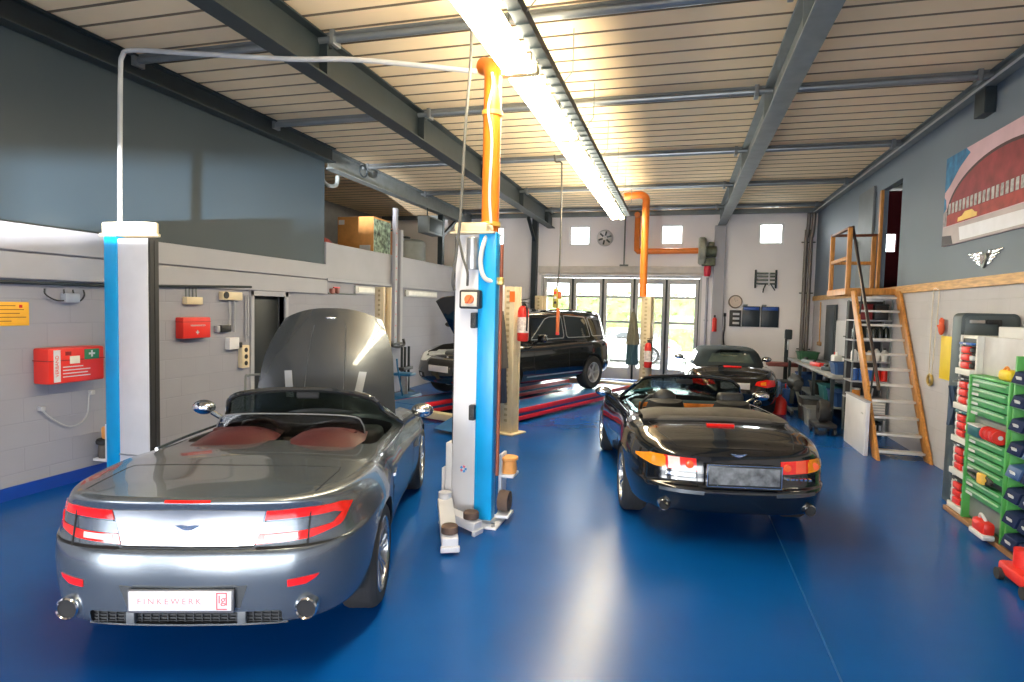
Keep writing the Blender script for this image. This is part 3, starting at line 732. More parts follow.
# ------------------------------------------------------------------ black open grand tourer
M_blackp = mat('gloss_black_paint', (.006, .007, .009), .12, coat=1, var=.05, scale=2)
def tourer():
    t = thing('convertible_car', 'glossy black open convertible with red and amber tail lamps and folded roof', 'car', (.347, 6.363, 0), .2007)
    plan = [(0, -1.02), (.36, -1.0), (.60, -.93), (.765, -.78), (.865, -.5), (.905, -.12), (.91, .1), (.875, .7), (.86, 1.35), (.885, 2.05), (.90, 2.58), (.855, 3.0), (.71, 3.34), (.4, 3.54), (0, 3.60)]
    up_ = [(-1.02, .835), (-.75, .865), (-.3, .905), (.3, .925), (1.0, .91), (1.7, .89), (2.5, .84), (3.2, .69), (3.6, .60)]
    levels = [([(-1, .28), (-.5, .25), (0, .2), (2.6, .17), (3.6, .2)], .12, .12, .12),
              ([(-1, .32), (0, .25), (2.6, .22), (3.6, .26)], .05, .05, .05),
              ([(-1, .46), (0, .42), (3.6, .36)], .0, .01, .0),
              ([(-1, .52), (0, .52), (3.6, .44)], .008, .0, .02),
              ([(-1, .545), (0, .60), (2.6, .56), (3.6, .47)], .06, .0, .05),
              ([(-1, .66), (0, .72), (1.5, .69), (3.6, .53)], .075, .01, .10),
              ([(-1, .78), (0, .85), (1.5, .82), (2.6, .77), (3.6, .57)], .10, .05, .18),
              ([(y, z-.02) for y, z in up_], .13, .11, .25), (up_, .17, .16, .31)]
    crown = [(-.9, .005), (-.5, .035), (.3, .05), (1.4, .06), (2.2, .09), (3.2, .07), (3.6, .01)]
    body = body_solid('body', plan, levels, crown, M_blackp, parent=t)
    g = G(); g.span((-.66, .42, .42), (.66, 1.65, 1.4), .12); cab = g.build('cutter', M_cabin)
    carve(body, [wheel_cut(s*.62, s*1.1, y, .33, .362) for s in (-1, 1) for y in (0, 2.59)]+[cab]); bv = bvh_of(body)
    for s in (-1, 1):
        for y in (0, 2.59): wheel(t, s*.775, y, .33, .245, .245, 5)
    for v, q in (('rear', [(-.36, .80), (-.345, .53), (.345, .53), (.36, .80)]), ('top', [(-.50, -.80), (-.60, -.50), (-.66, -.06), (0, -.10), (.66, -.06), (.60, -.50), (.50, -.80)])): seam(bv, v, q, .006, n=40).build('panel_gap', M_seamk, t)
    for v in ('left', 'right'):
        for q in ([(.30, .88), (.28, .55), (.42, .30)], [(1.75, .84), (1.80, .50), (1.70, .28)]): seam(bv, v, q, .007).build('panel_gap', M_seamk, t)
    for s in (-1, 1):
        f = lambda P: [(s*x, z) for x, z in P]
        lp = patch(bv, 'rear', f([(.355, .755), (.62, .765)]), f([(.350, .650), (.60, .655)]), .006, .02, 12, 5).build('tail_lamp', M_lamp_red, t)
        patch(bv, 'rear', f([(.605, .765), (.72, .765), (.825, .725)]), f([(.60, .656), (.70, .665), (.825, .705)]), .006, .02, 12, 5).build('indicator_lens', M_lamp_amb, lp)
        patch(bv, 'rear', f([(.49, .758), (.585, .76)]), f([(.485, .66), (.58, .66)]), .009, .005, 6, 4).build('reversing_lens', M_lamp_clr if s < 0 else mat('tail_lens_red_bright', (.9, .10, .04), .12, coat=1), lp)
        for k in (0, 1):
            g = G(); c = Vector((s*(.41+.27*k if s > 0 else .41), 0, .705)); hit = bv.ray_cast(Vector((c.x, -3, c.z)), Vector((0, 1, 0)))[0]
            g.lathe([(.034, 0), (.030, -.014), (.02, -.016), (0, -.016)], (c.x, hit.y-.004, c.z), 'Y', 20)
            g.build('lamp_roundel', mat('lens_orange_red', (.95, .12, .02), .12, coat=1), lp)
            if s < 0: break
        ex = G().lathe([(.052, .02), (.052, -.09), (.046, -.10), (.042, -.09), (.042, .02)], (s*.615, -.83, .345), 'Y', 26, closed=True).build('exhaust_tip', M_chrome, t)
        G().cyl((s*.615, -.88, .345), (s*.615, -.84, .345), .042, n=20).build('exhaust_bore', M_dark, ex)
        patch(bv, 'rear', f([(.36, .625), (.60, .63)]), f([(.36, .60), (.60, .605)]), .004, .008, 10, 1).build('lamp_plinth', M_chrome if s < 0 else M_blackp, t)
        mg = G(); mg.tube([(s*.80, 1.5, .90), (s*.90, 1.48, .97)], .022, 8); mg.sph((s*.97, 1.48, 1.0), .095, (1.1, .62, .62), 20); mo = mg.build('door_mirror', M_blackp, t)
        G().sph((s*.97, 1.44, 1.0), .082, (1.05, .4, .58), 18).build('mirror_glass', M_mirror, mo)
        G().tube(crv([(s*.79, .40, .925), (s*.80, 1.0, .915), (s*.79, 1.55, .90)], 6), .011, 8).build('belt_strip', M_chrome, t)
        patch(bv, 'rear', f([(.30, .50), (.66, .505)]), f([(.30, .47), (.66, .475)]), .004, .01, 12, 1).build('bumper_strip', mat('bumper_satin', (.10, .11, .12), .25, metal=.5), t)
        seat(t, s*.36, .95, .40, M_leather_k, 'seat', .28, False, .50, .52)
    g = G(); g.sph((-.36, .66, 1.06), .13, (1.0, .55, .72), 18); g.build('headrest', M_leather_k, t)
    g = G(); g.box((.36, .66, 1.04), (.28, .11, .19), .04, seg=4); g.build('headrest', M_leather_k, t)
    patch(bv, 'top', [(-.13, -.30), (0, -.31), (.13, -.30)], [(-.125, -.335), (0, -.345), (.125, -.335)], .022, .03, 10, 3).build('brake_lamp', M_lamp_red, t)
    g = G(); g.box((.02, -1.005, .645), (.62, .05, .19), .012); pl = g.build('plate_holder', mat('plate_holder_dark', (.05, .055, .06), .25, metal=.5), t)
    g = G()
    for q in (((-.29, .55), (.33, .557)), ((-.29, .735), (.33, .742)), ((-.29, .55), (-.283, .742)), ((.323, .55), (.33, .742))): g.span((q[0][0], -1.036, q[0][1]), (q[1][0], -1.028, q[1][1]))
    g.build('plate_frame', M_chrome, pl)
    g = G(); g.span((-.27, -1.034, .572), (.31, -1.029, .72)); g.build('blank_plate', mat('plate_grey_blotchy', (.16, .17, .18), .35, var=.7, scale=14), pl)
    hit = bv.ray_cast(Vector((0, -3, .80)), Vector((0, 1, 0)))[0]
    g = G(); g.prism([(-.075, .016), (-.03, .008), (0, .006), (.03, .008), (.075, .016), (.03, -.012), (.008, -.02), (-.008, -.02), (-.03, -.012)], lambda u, v, w: (u, hit.y-.012+w, .80+v), .01)
    g.build('wing_badge', M_chrome, t)
    g = G()
    for k, ww in enumerate((.02, .028, .018, .024, .02, .022)): g.span((.385+k*.036, -.985, .618), (.385+k*.036+ww, -.92, .634))
    g.build('model_badge', M_chrome, t)
    # folded fabric roof
    rows = []
    for i in range(25):
        x = -.70+1.40*i/24; e = 1-abs(x/.70)**6; cy = .20-.12*abs(x/.7)**2
        rows.append([(x, cy+.22*math.cos(a)*(1 if math.sin(a) > -.3 else .95), .955+(.075+.012*math.sin(7*x))*math.sin(a)*(.35+.65*e)) for a in [2*PI*k/18 for k in range(18)]])
    fr = G().grid(rows, closed=True).build('folded_roof', mat('hood_fabric', (.055, .048, .042), .75, var=.25, scale=8, bump=.3, bscale=30), t)
    g = G(); g.tube([(-.69, -.03, .93), (-.4, -.09, .955), (0, -.11, .965), (.4, -.09, .955), (.69, -.03, .93)], .03, 10, smooth=5); g.build('roof_roll', mat('hood_roll', (.06, .055, .05), .7, bump=.3), fr)
    # cabin
    g = G(); g.box((0, 1.42, .82), (1.26, .26, .20), .07, seg=4); d = g.build('dashboard', mat('dark_teal_trim', (.03, .05, .055), .45), t)
    g = G(); g.box((0, 1.275, .86), (1.10, .02, .10), .008); g.build('wood_trim', mat('walnut', (.55, .17, .03), .25, coat=.6, var=.35, scale=9), d)
    g = G(); ring = [(-.36+.18*math.cos(a), 1.16-.05*math.sin(a), .86+.17*math.sin(a)) for a in [2*PI*k/28 for k in range(28)]]
    g.tube(ring, .016, 8, True); g.bar((-.52, 1.16, .86), (-.20, 1.16, .86), .03, .02); g.cyl((-.36, 1.16, .86), (-.36, 1.32, .83), .03); g.build('steering_wheel', M_leather_k, t)
    G().box((0, .9, .52), (.2, .95, .26), .05).build('centre_console', M_leather_k, t)
    top = crv([(-.60, 1.18, 1.15), (-.50, 1.19, 1.215), (-.25, 1.23, 1.24), (0, 1.24, 1.247), (.25, 1.23, 1.24), (.50, 1.19, 1.215), (.60, 1.18, 1.15)], 6)
    bot = crv([(-.78, 1.62, .89), (-.60, 1.76, .91), (-.3, 1.87, .925), (0, 1.90, .93), (.3, 1.87, .925), (.60, 1.76, .91), (.78, 1.62, .89)], 6)
    wf = G().tube([bot[0]]+top+[bot[-1]], .022, 10).tube(bot, .014, 8).build('windscreen_frame', M_blackp, t)
    G().grid([[a.lerp(b, k/6)+Vector((0, .02*math.sin(PI*k/6), .02*math.sin(PI*k/6))) for a, b in zip(top, bot)] for k in range(7)], .004).build('windscreen_glass', MATS['windscreen_tint'], wf)
    G().box((0, 1.33, 1.17), (.2, .03, .06), .014).build('rear_mirror', M_cabin, wf)
    return t
car_black = tourer()
t = tag(G().box((0, 0, 0), (.52, .16, .012), .004).build('paper_mat', mat('pale_blue_paper', (.10, .50, .62), .6, bump=.3, bscale=8)), 'light blue paper mat lying on the bonnet of the black open convertible', 'mat')
_b = [c for c in car_black.children if c.name.startswith('body')][0]; _h = bvh_of(_b).ray_cast(Vector((-.36, 2.16, 4)), Vector((0, 0, -1)))
t.matrix_world = Matrix.Translation((.347, 6.363, 0)) @ Matrix.Rotation(.2007, 4, 'Z') @ Matrix.Translation(_h[0]+_h[1]*.016) @ _h[1].to_track_quat('Z', 'Y').to_matrix().to_4x4()

# ------------------------------------------------------------------ soft-top coupe behind it
def softtop(name, label, loc, rz, paint, roofm, open_=False):
    t = thing(name, label, 'car', loc, rz)
    plan = [(0, -.95), (.36, -.92), (.60, -.83), (.76, -.66), (.85, -.38), (.885, 0), (.875, .3), (.835, .9), (.83, 1.5), (.86, 2.05), (.87, 2.36), (.825, 2.8), (.66, 3.14), (.36, 3.32), (0, 3.38)]
    up_ = [(-.95, .80), (-.7, .85), (-.3, .91), (.3, .93), (1.0, .92), (1.7, .90), (2.3, .86), (2.9, .74), (3.4, .60)]
    levels = [([(-1, .26), (0, .2), (2.4, .17), (3.4, .2)], .10, .12, .1), ([(-1, .32), (0, .26), (3.4, .26)], .04, .05, .05), ([(-1, .46), (0, .42), (3.4, .4)], .0, .01, .0),
              ([(-1, .58), (0, .56), (3.4, .48)], .01, .0, .02), ([(-1, .70), (0, .72), (1.5, .70), (3.4, .54)], .08, .01, .1), ([(-1, .77), (0, .85), (1.5, .83), (2.4, .80), (3.4, .57)], .15, .05, .2),
              ([(y, z-.015) for y, z in up_], .20, .11, .27), (up_, .25, .16, .33)]
    crown = [(-.8, .02), (-.3, .07), (.4, .05), (1.5, .05), (2.3, .05), (3.2, .05), (3.4, .01)]
    body = body_solid('body', plan, levels, crown, paint, parent=t)
    carve(body, [wheel_cut(s*.60, s*1.1, y, .325, .355) for s in (-1, 1) for y in (0, 2.35)]); bv = bvh_of(body)
    for s in (-1, 1):
        for y in (0, 2.35): wheel(t, s*.745, y, .322, .23, .24, 5)
    cp = [(0, -.36), (.30, -.33), (.52, -.20), (.665, .10), (.715, .5), (.72, 1.0), (.70, 1.45), (.60, 1.78), (.34, 1.96), (0, 2.02)]
    lv = [([(0, .86)], 0, 0, 0), ([(-.3, .93), (2, .93)], .0, .0, .0), ([(-.3, 1.02), (1, 1.05), (2, .99)], .13, .03, .16), ([(-.3, 1.16), (1, 1.19), (2, 1.12)], .36, .10, .46), ([(-.3, 1.24), (1, 1.26), (2, 1.21)], .56, .17, .68), ([(-.3, 1.265), (1, 1.285), (2, 1.24)], .72, .25, .78)]
    roof = body_solid('soft_top', cp, lv, [(0, .0), (.5, .02), (1, .02), (1.4, .0)], roofm, parent=t, nx=12); rv = bvh_of(roof)
    patch(rv, 'rear', [(-.36, 1.19), (0, 1.205), (.36, 1.19)], [(-.44, 1.02), (0, 1.03), (.44, 1.02)], .004, .01, 18, 6).build('rear_window', mat('rear_glass', (.05, .07, .065), .05, coat=1), roof)
    patch(rv, 'front', [(-.46, 1.22), (0, 1.235), (.46, 1.22)], [(-.58, .96), (0, .97), (.58, .96)], .004, .01, 18, 6).build('windscreen_glass', M_winbk, roof)
    for v in ('left', 'right'): patch(rv, v, [(.45, 1.18), (1.15, 1.20), (1.25, 1.18)], [(.30, .955), (1.2, .955), (1.62, .955)], .004, .01, 18, 5).build('side_window', M_winbk, roof)
    for s in (-1, 1):
        f = lambda P: [(s*x, z) for x, z in P]
        lp = patch(bv, 'rear', f([(.40, .72), (.60, .755), (.76, .74)]), f([(.36, .655), (.58, .61), (.77, .63)]), .006, .02, 16, 5).build('tail_lamp', M_lamp_red, t)
        patch(bv, 'rear', f([(.47, .70), (.57, .715)]), f([(.47, .655), (.57, .65)]), .010, .006, 6, 4).build('indicator_lens', M_lamp_amb, lp)
        mg = G(); mg.tube([(s*.78, 1.42, .92), (s*.90, 1.40, .98)], .02, 8); mg.sph((s*.95, 1.40, 1.0), .095, (1.1, .6, .62), 18); mo = mg.build('door_mirror', paint, t)
        G().sph((s*.95, 1.36, 1.0), .08, (1.05, .4, .58), 16).build('mirror_glass', M_mirror, mo)
        ex = G().lathe([(.075, .02), (.075, -.08), (.065, -.09), (.06, -.08), (.06, .02)], (s*.42, -.82, .31), 'Y', 24, closed=True).build('exhaust_tip', M_chrome, t)
        patch(bv, 'top', f([(.50, 2.98), (.70, 2.80)]), f([(.60, 3.08), (.78, 2.90)]), .004, .02, 10, 4).build('headlamp', M_lampw, t)
    patch(bv, 'top', [(-.17, -.40), (0, -.405), (.17, -.40)], [(-.165, -.435), (0, -.44), (.165, -.435)], .02, .03, 10, 3).build('brake_lamp', M_lamp_red, t)
    g = seam(bv, 'top', [(-.50, -.66), (-.54, -.42), (0, -.40), (.54, -.42), (.50, -.66)], .006)
    g.build('panel_gap', M_seamk, t)
    for v in ('left', 'right'):
        for q in ([(.35, .88), (.33, .5), (.45, .28)], [(1.6, .86), (1.64, .5), (1.55, .28)]): seam(bv, v, q, .006).build('panel_gap', M_seamk, t)
    hit = bv.ray_cast(Vector((0, -3, .64)), Vector((0, 1, 0)))[0]
    G().box((0, hit.y-.012, .635), (.53, .02, .12), .006).build('number_plate', mat('plate_plain', (.72, .66, .66), .4), t)
    return t
car_back = softtop('soft_top_car', 'black sports car with closed dark teal soft top at the hall\'s rear', (1.02, 13.1, 0), .045, M_blackp, mat('soft_top_fabric', (.007, .016, .023), .9, var=.15, bump=.2))
G().box((.10, -.905, .64), (.075, .01, .085), .003).build('boot_sticker', M_platew, car_back)
car_out = softtop('parked_car', 'pale parked car outdoors beyond the glazed folding door', (-1.0, 25.0, -.05), 1.50, mat('pale_paint', (.60, .62, .64), .2, coat=1), mat('pale_roof', (.45, .47, .5), .2, coat=1))

# ------------------------------------------------------------------ black off-roader on the drive-on lift
def offroader():
    t = thing('off_road_car', 'black five-door off-road car with raised bonnet standing on the drive-on lift', 'car', (-2.67, 13.90, .252), PI-R(26))
    plan = [(0, -1.02), (.46, -.99), (.76, -.88), (.90, -.62), (.955, -.1), (.96, .2), (.945, .9), (.945, 1.9), (.96, 2.6), (.965, 2.95), (.93, 3.3), (.78, 3.62), (.42, 3.77), (0, 3.81)]
    up_ = [(-1.02, 1.08), (-.5, 1.09), (.5, 1.07), (1.8, 1.03), (2.4, 1.03), (3.0, .98), (3.5, .88), (3.8, .80)]
    levels = [([(-1, .36), (0, .30), (2.9, .28), (3.8, .32)], .12, .12, .10), ([(-1, .42), (0, .36), (3.8, .38)], .04, .05, .03), ([(-1, .58), (0, .55), (3.8, .52)], .0, .0, .0),
              ([(-1, .74), (0, .74), (3.8, .64)], .02, .005, .03), ([(-1, .92), (1, .90), (2.6, .86), (3.8, .72)], .06, .02, .08), ([(y, z-.04) for y, z in up_], .09, .05, .16), (up_, .13, .11, .25)]
    body = body_solid('body', plan, levels, [(-1, .0), (2.2, .02), (2.6, .06), (3.3, .07), (3.8, .01)], M_blackp, parent=t)
    g = G(); g.span((-.66, 2.62, .62), (.66, 3.52, 1.5), .08); eng = g.build('cutter', M_cabin)
    carve(body, [wheel_cut(s*.66, s*1.2, y, .375, .425) for s in (-1, 1) for y in (0, 2.855)]+[eng]); bv = bvh_of(body)
    for s in (-1, 1):
        for y in (0, 2.855): wheel(t, s*.82, y, .372, .26, .235, 5, mr=mat('bright_alloy', (.62, .62, .63), .3, metal=.7))
    cp = [(0, -.93), (.40, -.91), (.66, -.83), (.79, -.60), (.83, 0), (.835, .8), (.83, 1.7), (.80, 2.15), (.62, 2.42), (.3, 2.52), (0, 2.55)]
    lv = [([(0, 1.02)], 0, 0, 0), ([(0, 1.09)], .0, .0, .0), ([(0, 1.22)], .06, .03, .20), ([(0, 1.48)], .18, .09, .56), ([(0, 1.63)], .26, .14, .80), ([(-.5, 1.70), (1, 1.71), (1.8, 1.68)], .34, .20, .94), ([(-.5, 1.72), (1, 1.735), (1.8, 1.70)], .42, .28, 1.02)]
    roof = body_solid('greenhouse', cp, lv, [(-.5, 0), (.2, .02), (1, .025), (1.5, 0)], M_blackp, parent=t, nx=12); rv = bvh_of(roof)
    fm = mat('window_trim_grey', (.32, .33, .34), .3, metal=.6)
    for v in ('left', 'right'):
        for A, B in (([(.98, 1.625), (1.40, 1.60), (1.56, 1.55)], [(.98, 1.16), (1.6, 1.15), (2.08, 1.14)]), ([(.10, 1.60), (.88, 1.63)], [(.0, 1.17), (.88, 1.165)]), ([(-.52, 1.53), (0, 1.595)], [(-.58, 1.19), (-.10, 1.18)])):
            w = patch(rv, v, A, B, .004, .01, 16, 5).build('side_window', M_winbk, roof)
            seam(rv, v, [*A, *B[::-1], A[0]], .016, off=.007, n=40).build('window_trim', fm, w)
        seam(bv, v, [(-.5, .45), (1.2, .43), (2.3, .42)], .022, off=.006).build('sill_strip', mat('sill_bright', (.45, .47, .48), .3, metal=.6), t)
        for q in ([(.93, 1.0), (.93, .5)], [(2.05, .98), (2.12, .7), (2.05, .46)], [(-.06, 1.02), (.06, .82), (.42, .64), (.46, .46)]): seam(bv, v, q, .008).build('panel_gap', M_seamk, t)
        for y in (.35, 1.35): patch(bv, v, [(y-.11, .935), (y+.11, .935)], [(y-.11, .905), (y+.11, .905)], .02, .03, 8, 2).build('door_handle', M_blackp, t)
        G().tube([((-1 if v == 'left' else 1)*.60, -.35, 1.72), ((-1 if v == 'left' else 1)*.64, .4, 1.755), ((-1 if v == 'left' else 1)*.64, 1.0, 1.755), ((-1 if v == 'left' else 1)*.58, 1.5, 1.715)], .016, 8, smooth=5).build('roof_rail', M_blackp, roof)
    patch(rv, 'front', [(-.52, 1.64), (0, 1.66), (.52, 1.64)], [(-.66, 1.14), (0, 1.16), (.66, 1.14)], .004, .01, 18, 6).build('windscreen_glass', M_winbk, roof)
    patch(rv, 'rear', [(-.50, 1.6), (.50, 1.6)], [(-.62, 1.2), (.62, 1.2)], .004, .01, 18, 6).build('rear_window', M_winbk, roof)
    for s in (-1, 1):
        f = lambda P: [(s*x, z) for x, z in P]
        patch(bv, 'front', f([(.50, .86), (.68, .90), (.84, .90)]), f([(.48, .72), (.66, .70), (.86, .74)]), .008, .03, 14, 6).build('headlamp', M_lampw, t)
        lp = patch(bv, 'rear', f([(.62, 1.02), (.86, 1.02)]), f([(.60, .84), (.88, .86)]), .008, .03, 12, 6).build('tail_lamp', M_lamp_red, t)
        mg = G(); mg.tube([(s*.86, 2.05, 1.08), (s*1.0, 2.02, 1.14)], .03, 8); mg.box((s*1.06, 2.02, 1.18), (.20, .12, .17), .05, seg=4); mg.build('door_mirror', M_blackp, t)
        patch(bv, 'front', f([(.45, .50), (.72, .50)]), f([(.45, .40), (.70, .40)]), .004, .01, 8, 4).build('air_intake', M_cabin, t)
        patch(bv, 'front', f([(.54, .475), (.62, .475)]), f([(.54, .42), (.62, .42)]), .010, .01, 6, 4).build('fog_lamp', M_lampw, t)
    patch(bv, 'front', [(-.42, .76), (.42, .76)], [(-.36, .66), (.36, .66)], .004, .01, 16, 4).build('grille', M_cabin, t)
    hit = bv.ray_cast(Vector((0, 8, .62)), Vector((0, -1, 0)))[0]
    G().box((0, hit.y+.012, .60), (.53, .02, .115), .006).build('number_plate', MATS['plate_plain'], t)
    hit = bv.ray_cast(Vector((0, 8, .80)), Vector((0, -1, 0)))[0]
    G().sph((0, hit.y, .80), .03, (1, .3, 1.1), 14).build('front_badge', M_chrome, t)
    def bon(u, v, o=0):
        d = .05*(1-abs(u)**2.4); w = (.72-.10*v)*u
        return Vector((w, 2.60+.72*v+d*.8+o*.8, 1.06+.90*v-.07*abs(u)**3*v-d*.4*0+d*.35-o*.3))
    G().grid([[bon(-1+2*i/18, j/14) for i in range(19)] for j in range(15)], .03).build('bonnet', M_blackp, t)
    g = G(); g.box((0, 3.05, .80), (.66, .62, .22), .05); g.box((-.45, 3.2, .82), (.22, .28, .2), .03); g.build('engine', MATS['engine_grey'], t)
    return t
car_suv = offroader()
t = softtop('parked_car', 'dark parked car outdoors partly hidden behind the pale one', (-3.2, 28.5, -.05), -1.35, mat('slate_car_paint', (.10, .12, .15), .2, coat=1), mat('slate_car_roof', (.06, .07, .09), .3, coat=1))
# ------------------------------------------------------------------ two-post lift
M_pad = mat('rubber_pad_brown', (.11, .07, .055), .8, var=.3, bump=.3)
M_padorange = mat('orange_pad', (.75, .33, .09), .6, var=.2)
def lift_column(label, x0, s, wwhite, loc):
    """s=+1: blue outer cover on the right of the front, -1: on the left"""
    t = thing('lift_column', label, 'lift column', loc, 0, 'two-post lift columns')
    w = wwhite
    a, b = (0, w) if s > 0 else (.18, .18+w)
    g = G(); g.span((a, .01, .0), (b, .15, 2.68), .012); g.build('column', M_liftwhite, t)
    c, d = (w, w+.17) if s > 0 else (0, .18)
    G().span((c, 0, .06), (d, .12, 2.70), .012).build('side_cover', M_liftblue, t)
    g = G(); xi = a if s > 0 else b
    g.span((xi-.012, .03, .25), (xi+.012, .07, 2.66)); g.span((xi-.012, .09, .25), (xi+.012, .135, 2.66)); g.build('slide_rail', M_black, t)
    g = G(); g.span((-.10, -.06, 0), (w+.18+.06, .30, .025), .008)
    g.build('base_plate', M_liftwhite, t)
    for bx in (-.06, w+.20):
        for by in (-.03, .26): G().cyl((bx, by, .025), (bx, by, .06), .018, n=6).build('anchor_bolt', M_galv, t)
    return t
cl = lift_column('right-hand white and blue two-post lift column with orange switch, between the cars', 0, 1, .225, (-2.0, 5.2, 0))
g = G(); g.box((.15, .08, 2.735), (.32, .22, .10), .03); g.box((.17, .08, 2.69), (.42, .26, .02), .006); g.build('top_cap', M_cream, cl)
g = G(); g.lathe([(.055, 2.36), (.058, 2.37), (.058, 2.64), (.05, 2.65)], (.17, .0, 0), 'Z', 20); g.build('motor_cover', M_galv, cl)
g = G(); g.box((.175, -.045, 2.09), (.20, .09, .17), .02); sw = g.build('switch_box', M_black, cl)
G().box((.175, -.093, 2.09), (.15, .012, .13), .008).build('switch_face', mat('switch_cream', (.72, .66, .55), .5), sw)
g = G(); g.cyl((.185, -.10, 2.09), (.185, -.135, 2.09), .04, n=20); g.box((.185, -.14, 2.09), (.022, .03, .085), .006, rot=Matrix.Rotation(.6, 4, 'Y')); g.build('rotary_knob', mat('orange_red_knob', (.9, .16, .02), .35), sw)
for zz in (1.90, 1.06):
    g = G(); g.box((.205, -.03, zz), (.055, .06, .14), .01); g.cyl((.205, -.055, zz+.045), (.205, -.075, zz+.045), .018); g.cyl((.205, -.055, zz-.045), (.205, -.075, zz-.045), .018); g.build('latch', M_black, cl)
g = G()
for k in range(5):
    a = 2*PI*k/5; g.box((.115+.022*math.cos(a), .008, .52+.022*math.sin(a)), (.022, .006, .022), .002, rot=Matrix.Rotation(-a, 4, 'Y'), mi=k % 2)
g.build('star_sticker', [mat('sticker_blue', (.05, .3, .7), .4), mat('sticker_pink', (.75, .15, .25), .4)], cl)
# carriage and arms
g = G(); g.span((-.07, .02, .07), (-.003, .15, .75), .012); g.span((-.09, -.02, .08), (-.07, .06, .52), .008); g.build('carriage', M_liftwhite, cl)
def arm(parent, p, q, pad=True, w=.135):
    g = G(); g.bar(p, q, w, .09, .012); p = Vector(p); q = Vector(q)
    g.cyl(p+Vector((0, 0, -.07)), p+Vector((0, 0, .09)), .06, n=18)
    o = g.build('swing_arm', M_liftwhite, parent)
    if pad:
        d = (q-p).normalized(); c = q-d*.08
        G().lathe([(.0, .055), (.062, .055), (.07, .05), (.07, .10), (.062, .11), (0, .105)], c, 'Z', 20).build('rubber_pad', M_pad, o)
        G().bar(q-d*.02+Vector((0, 0, -.05)), q+d*.012+Vector((0, 0, -.05)), w*1.15, .05, .006).build('arm_toe', M_liftwhite, o)
arm(cl, (-.02, -.10, .23), (.27, -.70, .10))
arm(cl, (.00, -.10, .13), (.34, -.20, .075), w=.12)
g = G(); g.span((.40, .26, .40), (.53, .46, .43), .008); g.span((.40, .10, .06), (.53, .30, .09), .008); g.span((.38, .26, .05), (.41, .44, .62), .006)
br = g.build('accessory_bracket', M_liftwhite, cl)
G().lathe([(0, .43), (.075, .43), (.08, .47), (.07, .55), (.09, .56), (.09, .585), (0, .59)], (.455, .36, 0), 'Z', 20).build('adapter_pad', M_padorange, br)
g = G(); g.lathe([(.03, -.05), (.095, -.05), (.10, -.02), (.10, .02), (.095, .05), (.03, .05)], (.465, .20, .20), 'X', 22, closed=True); g.build('adapter_wheel', M_pad, br)
G().tube([(.411, .115, 2.60), (.411, .115, .46)], .016, 10).build('side_pipe', mat('rust_pipe', (.28, .07, .03), .5, var=.2), cl)
G().tube([(.30, .05, 2.72), (.27, -.03, 2.55), (.26, -.04, 2.40), (.30, -.02, 2.28), (.40, .05, 2.25)], .022, 8, smooth=6).build('white_hose', mat('hose_white', (.75, .73, .68), .5), cl)
G().box((.42, .06, 2.26), (.06, .06, .07), .01).build('hose_fitting', mat('brass', (.55, .38, .12), .35, metal=.8), cl)

cl2 = lift_column('left-hand white and blue two-post lift column, left of the silver roadster', 0, -1, .41, (-6.11, 5.2, 0))
g = G()
out = [(.0, -.03), (.42, -.05), (.62, .0), (.68, .09), (.60, .18), (.40, .22), (.04, .22), (-.02, .1)]
oo = [(p.x, p.y) for p in crv([(u, v, 0) for u, v in out], 4, True)]
g.prism([(u*.92+.02, v*.92) for u, v in oo], lambda u, v, w: (u, v, 2.735+w), .115, .02); g.prism(oo, lambda u, v, w: (u-.02, v, 2.70+w), .035, .008); g.build('top_cap', M_cream, cl2)
G().span((.19, -.004, .30), (.585, .012, .315)).build('plinth_joint', M_galv, cl2)
g = G(); g.span((.588, .02, .25), (.597, .148, 2.68)); g.build('slot_lining', M_black, cl2)
g = G(); g.span((-.22, .02, .19), (-.02, .22, .22), .006); g.span((-.04, .02, .19), (-.01, .05, .62), .006); br = g.build('accessory_bracket', M_liftwhite, cl2)
g = G(); g.lathe([(0, .22), (.085, .22), (.09, .25), (.085, .37), (0, .38)], (-.125, .12, 0), 'Z', 22); g.build('adapter_base', mat('adapter_grey', (.10, .085, .075), .6, var=.3), br)
G().lathe([(0, .38), (.105, .38), (.11, .405), (.10, .43), (0, .43)], (-.125, .12, 0), 'Z', 22).build('rubber_pad', M_rubber, br)
G().box((-.10, .12, .505), (.11, .12, .15), .03).build('adapter_pad', M_padorange, br)
tag(G().tube(crv([(-5.93, 5.25, 2.83), (-5.92, 5.25, 3.6), (-5.90, 5.25, 4.45), (-5.86, 5.24, 4.62), (-5.72, 5.23, 4.665), (-5.0, 5.2, 4.56), (-3.72, 5.15, 4.37), (-3, 5.2, 4.32), (-1.93, 5.5, 4.24)], 5), .024, 10).build('conduit', mat('conduit_pale', (.52, .52, .52), .45)), 'bent pale conduit rising from left lift column and crossing to the orange duct', 'conduit')

# orange duct above the right-hand column
t = thing('exhaust_duct', 'orange vertical exhaust duct above the right-hand lift column', 'duct', (-1.80, 5.60, 2.80))
g = G(); g.tube([(0, 0, -.05), (0, 0, .5), (0, 0, 1.30), (0, 0, 1.42), (-.04, .05, 1.52), (-.14, .14, 1.58)], .085, 24, smooth=4); g.build('pipe', M_orange, t)
g = G()
for z in (.0, 1.05): G().lathe([(.085, z), (.10, z), (.10, z+.04), (.085, z+.04)], (0, 0, 0), 'Z', 24, closed=True).build('collar', mat('collar_yellow', (.85, .55, .10), .4), t)
g = None
G().tube([(.02, -.10, 1.42), (.03, -.095, 1.3), (-.01, -.1, 1.08), (.03, -.095, .8), (.02, -.1, .3), (.04, -.095, .02)], .014, 8, smooth=6).build('cable', mat('hose_white', (.75, .73, .68), .5), t)

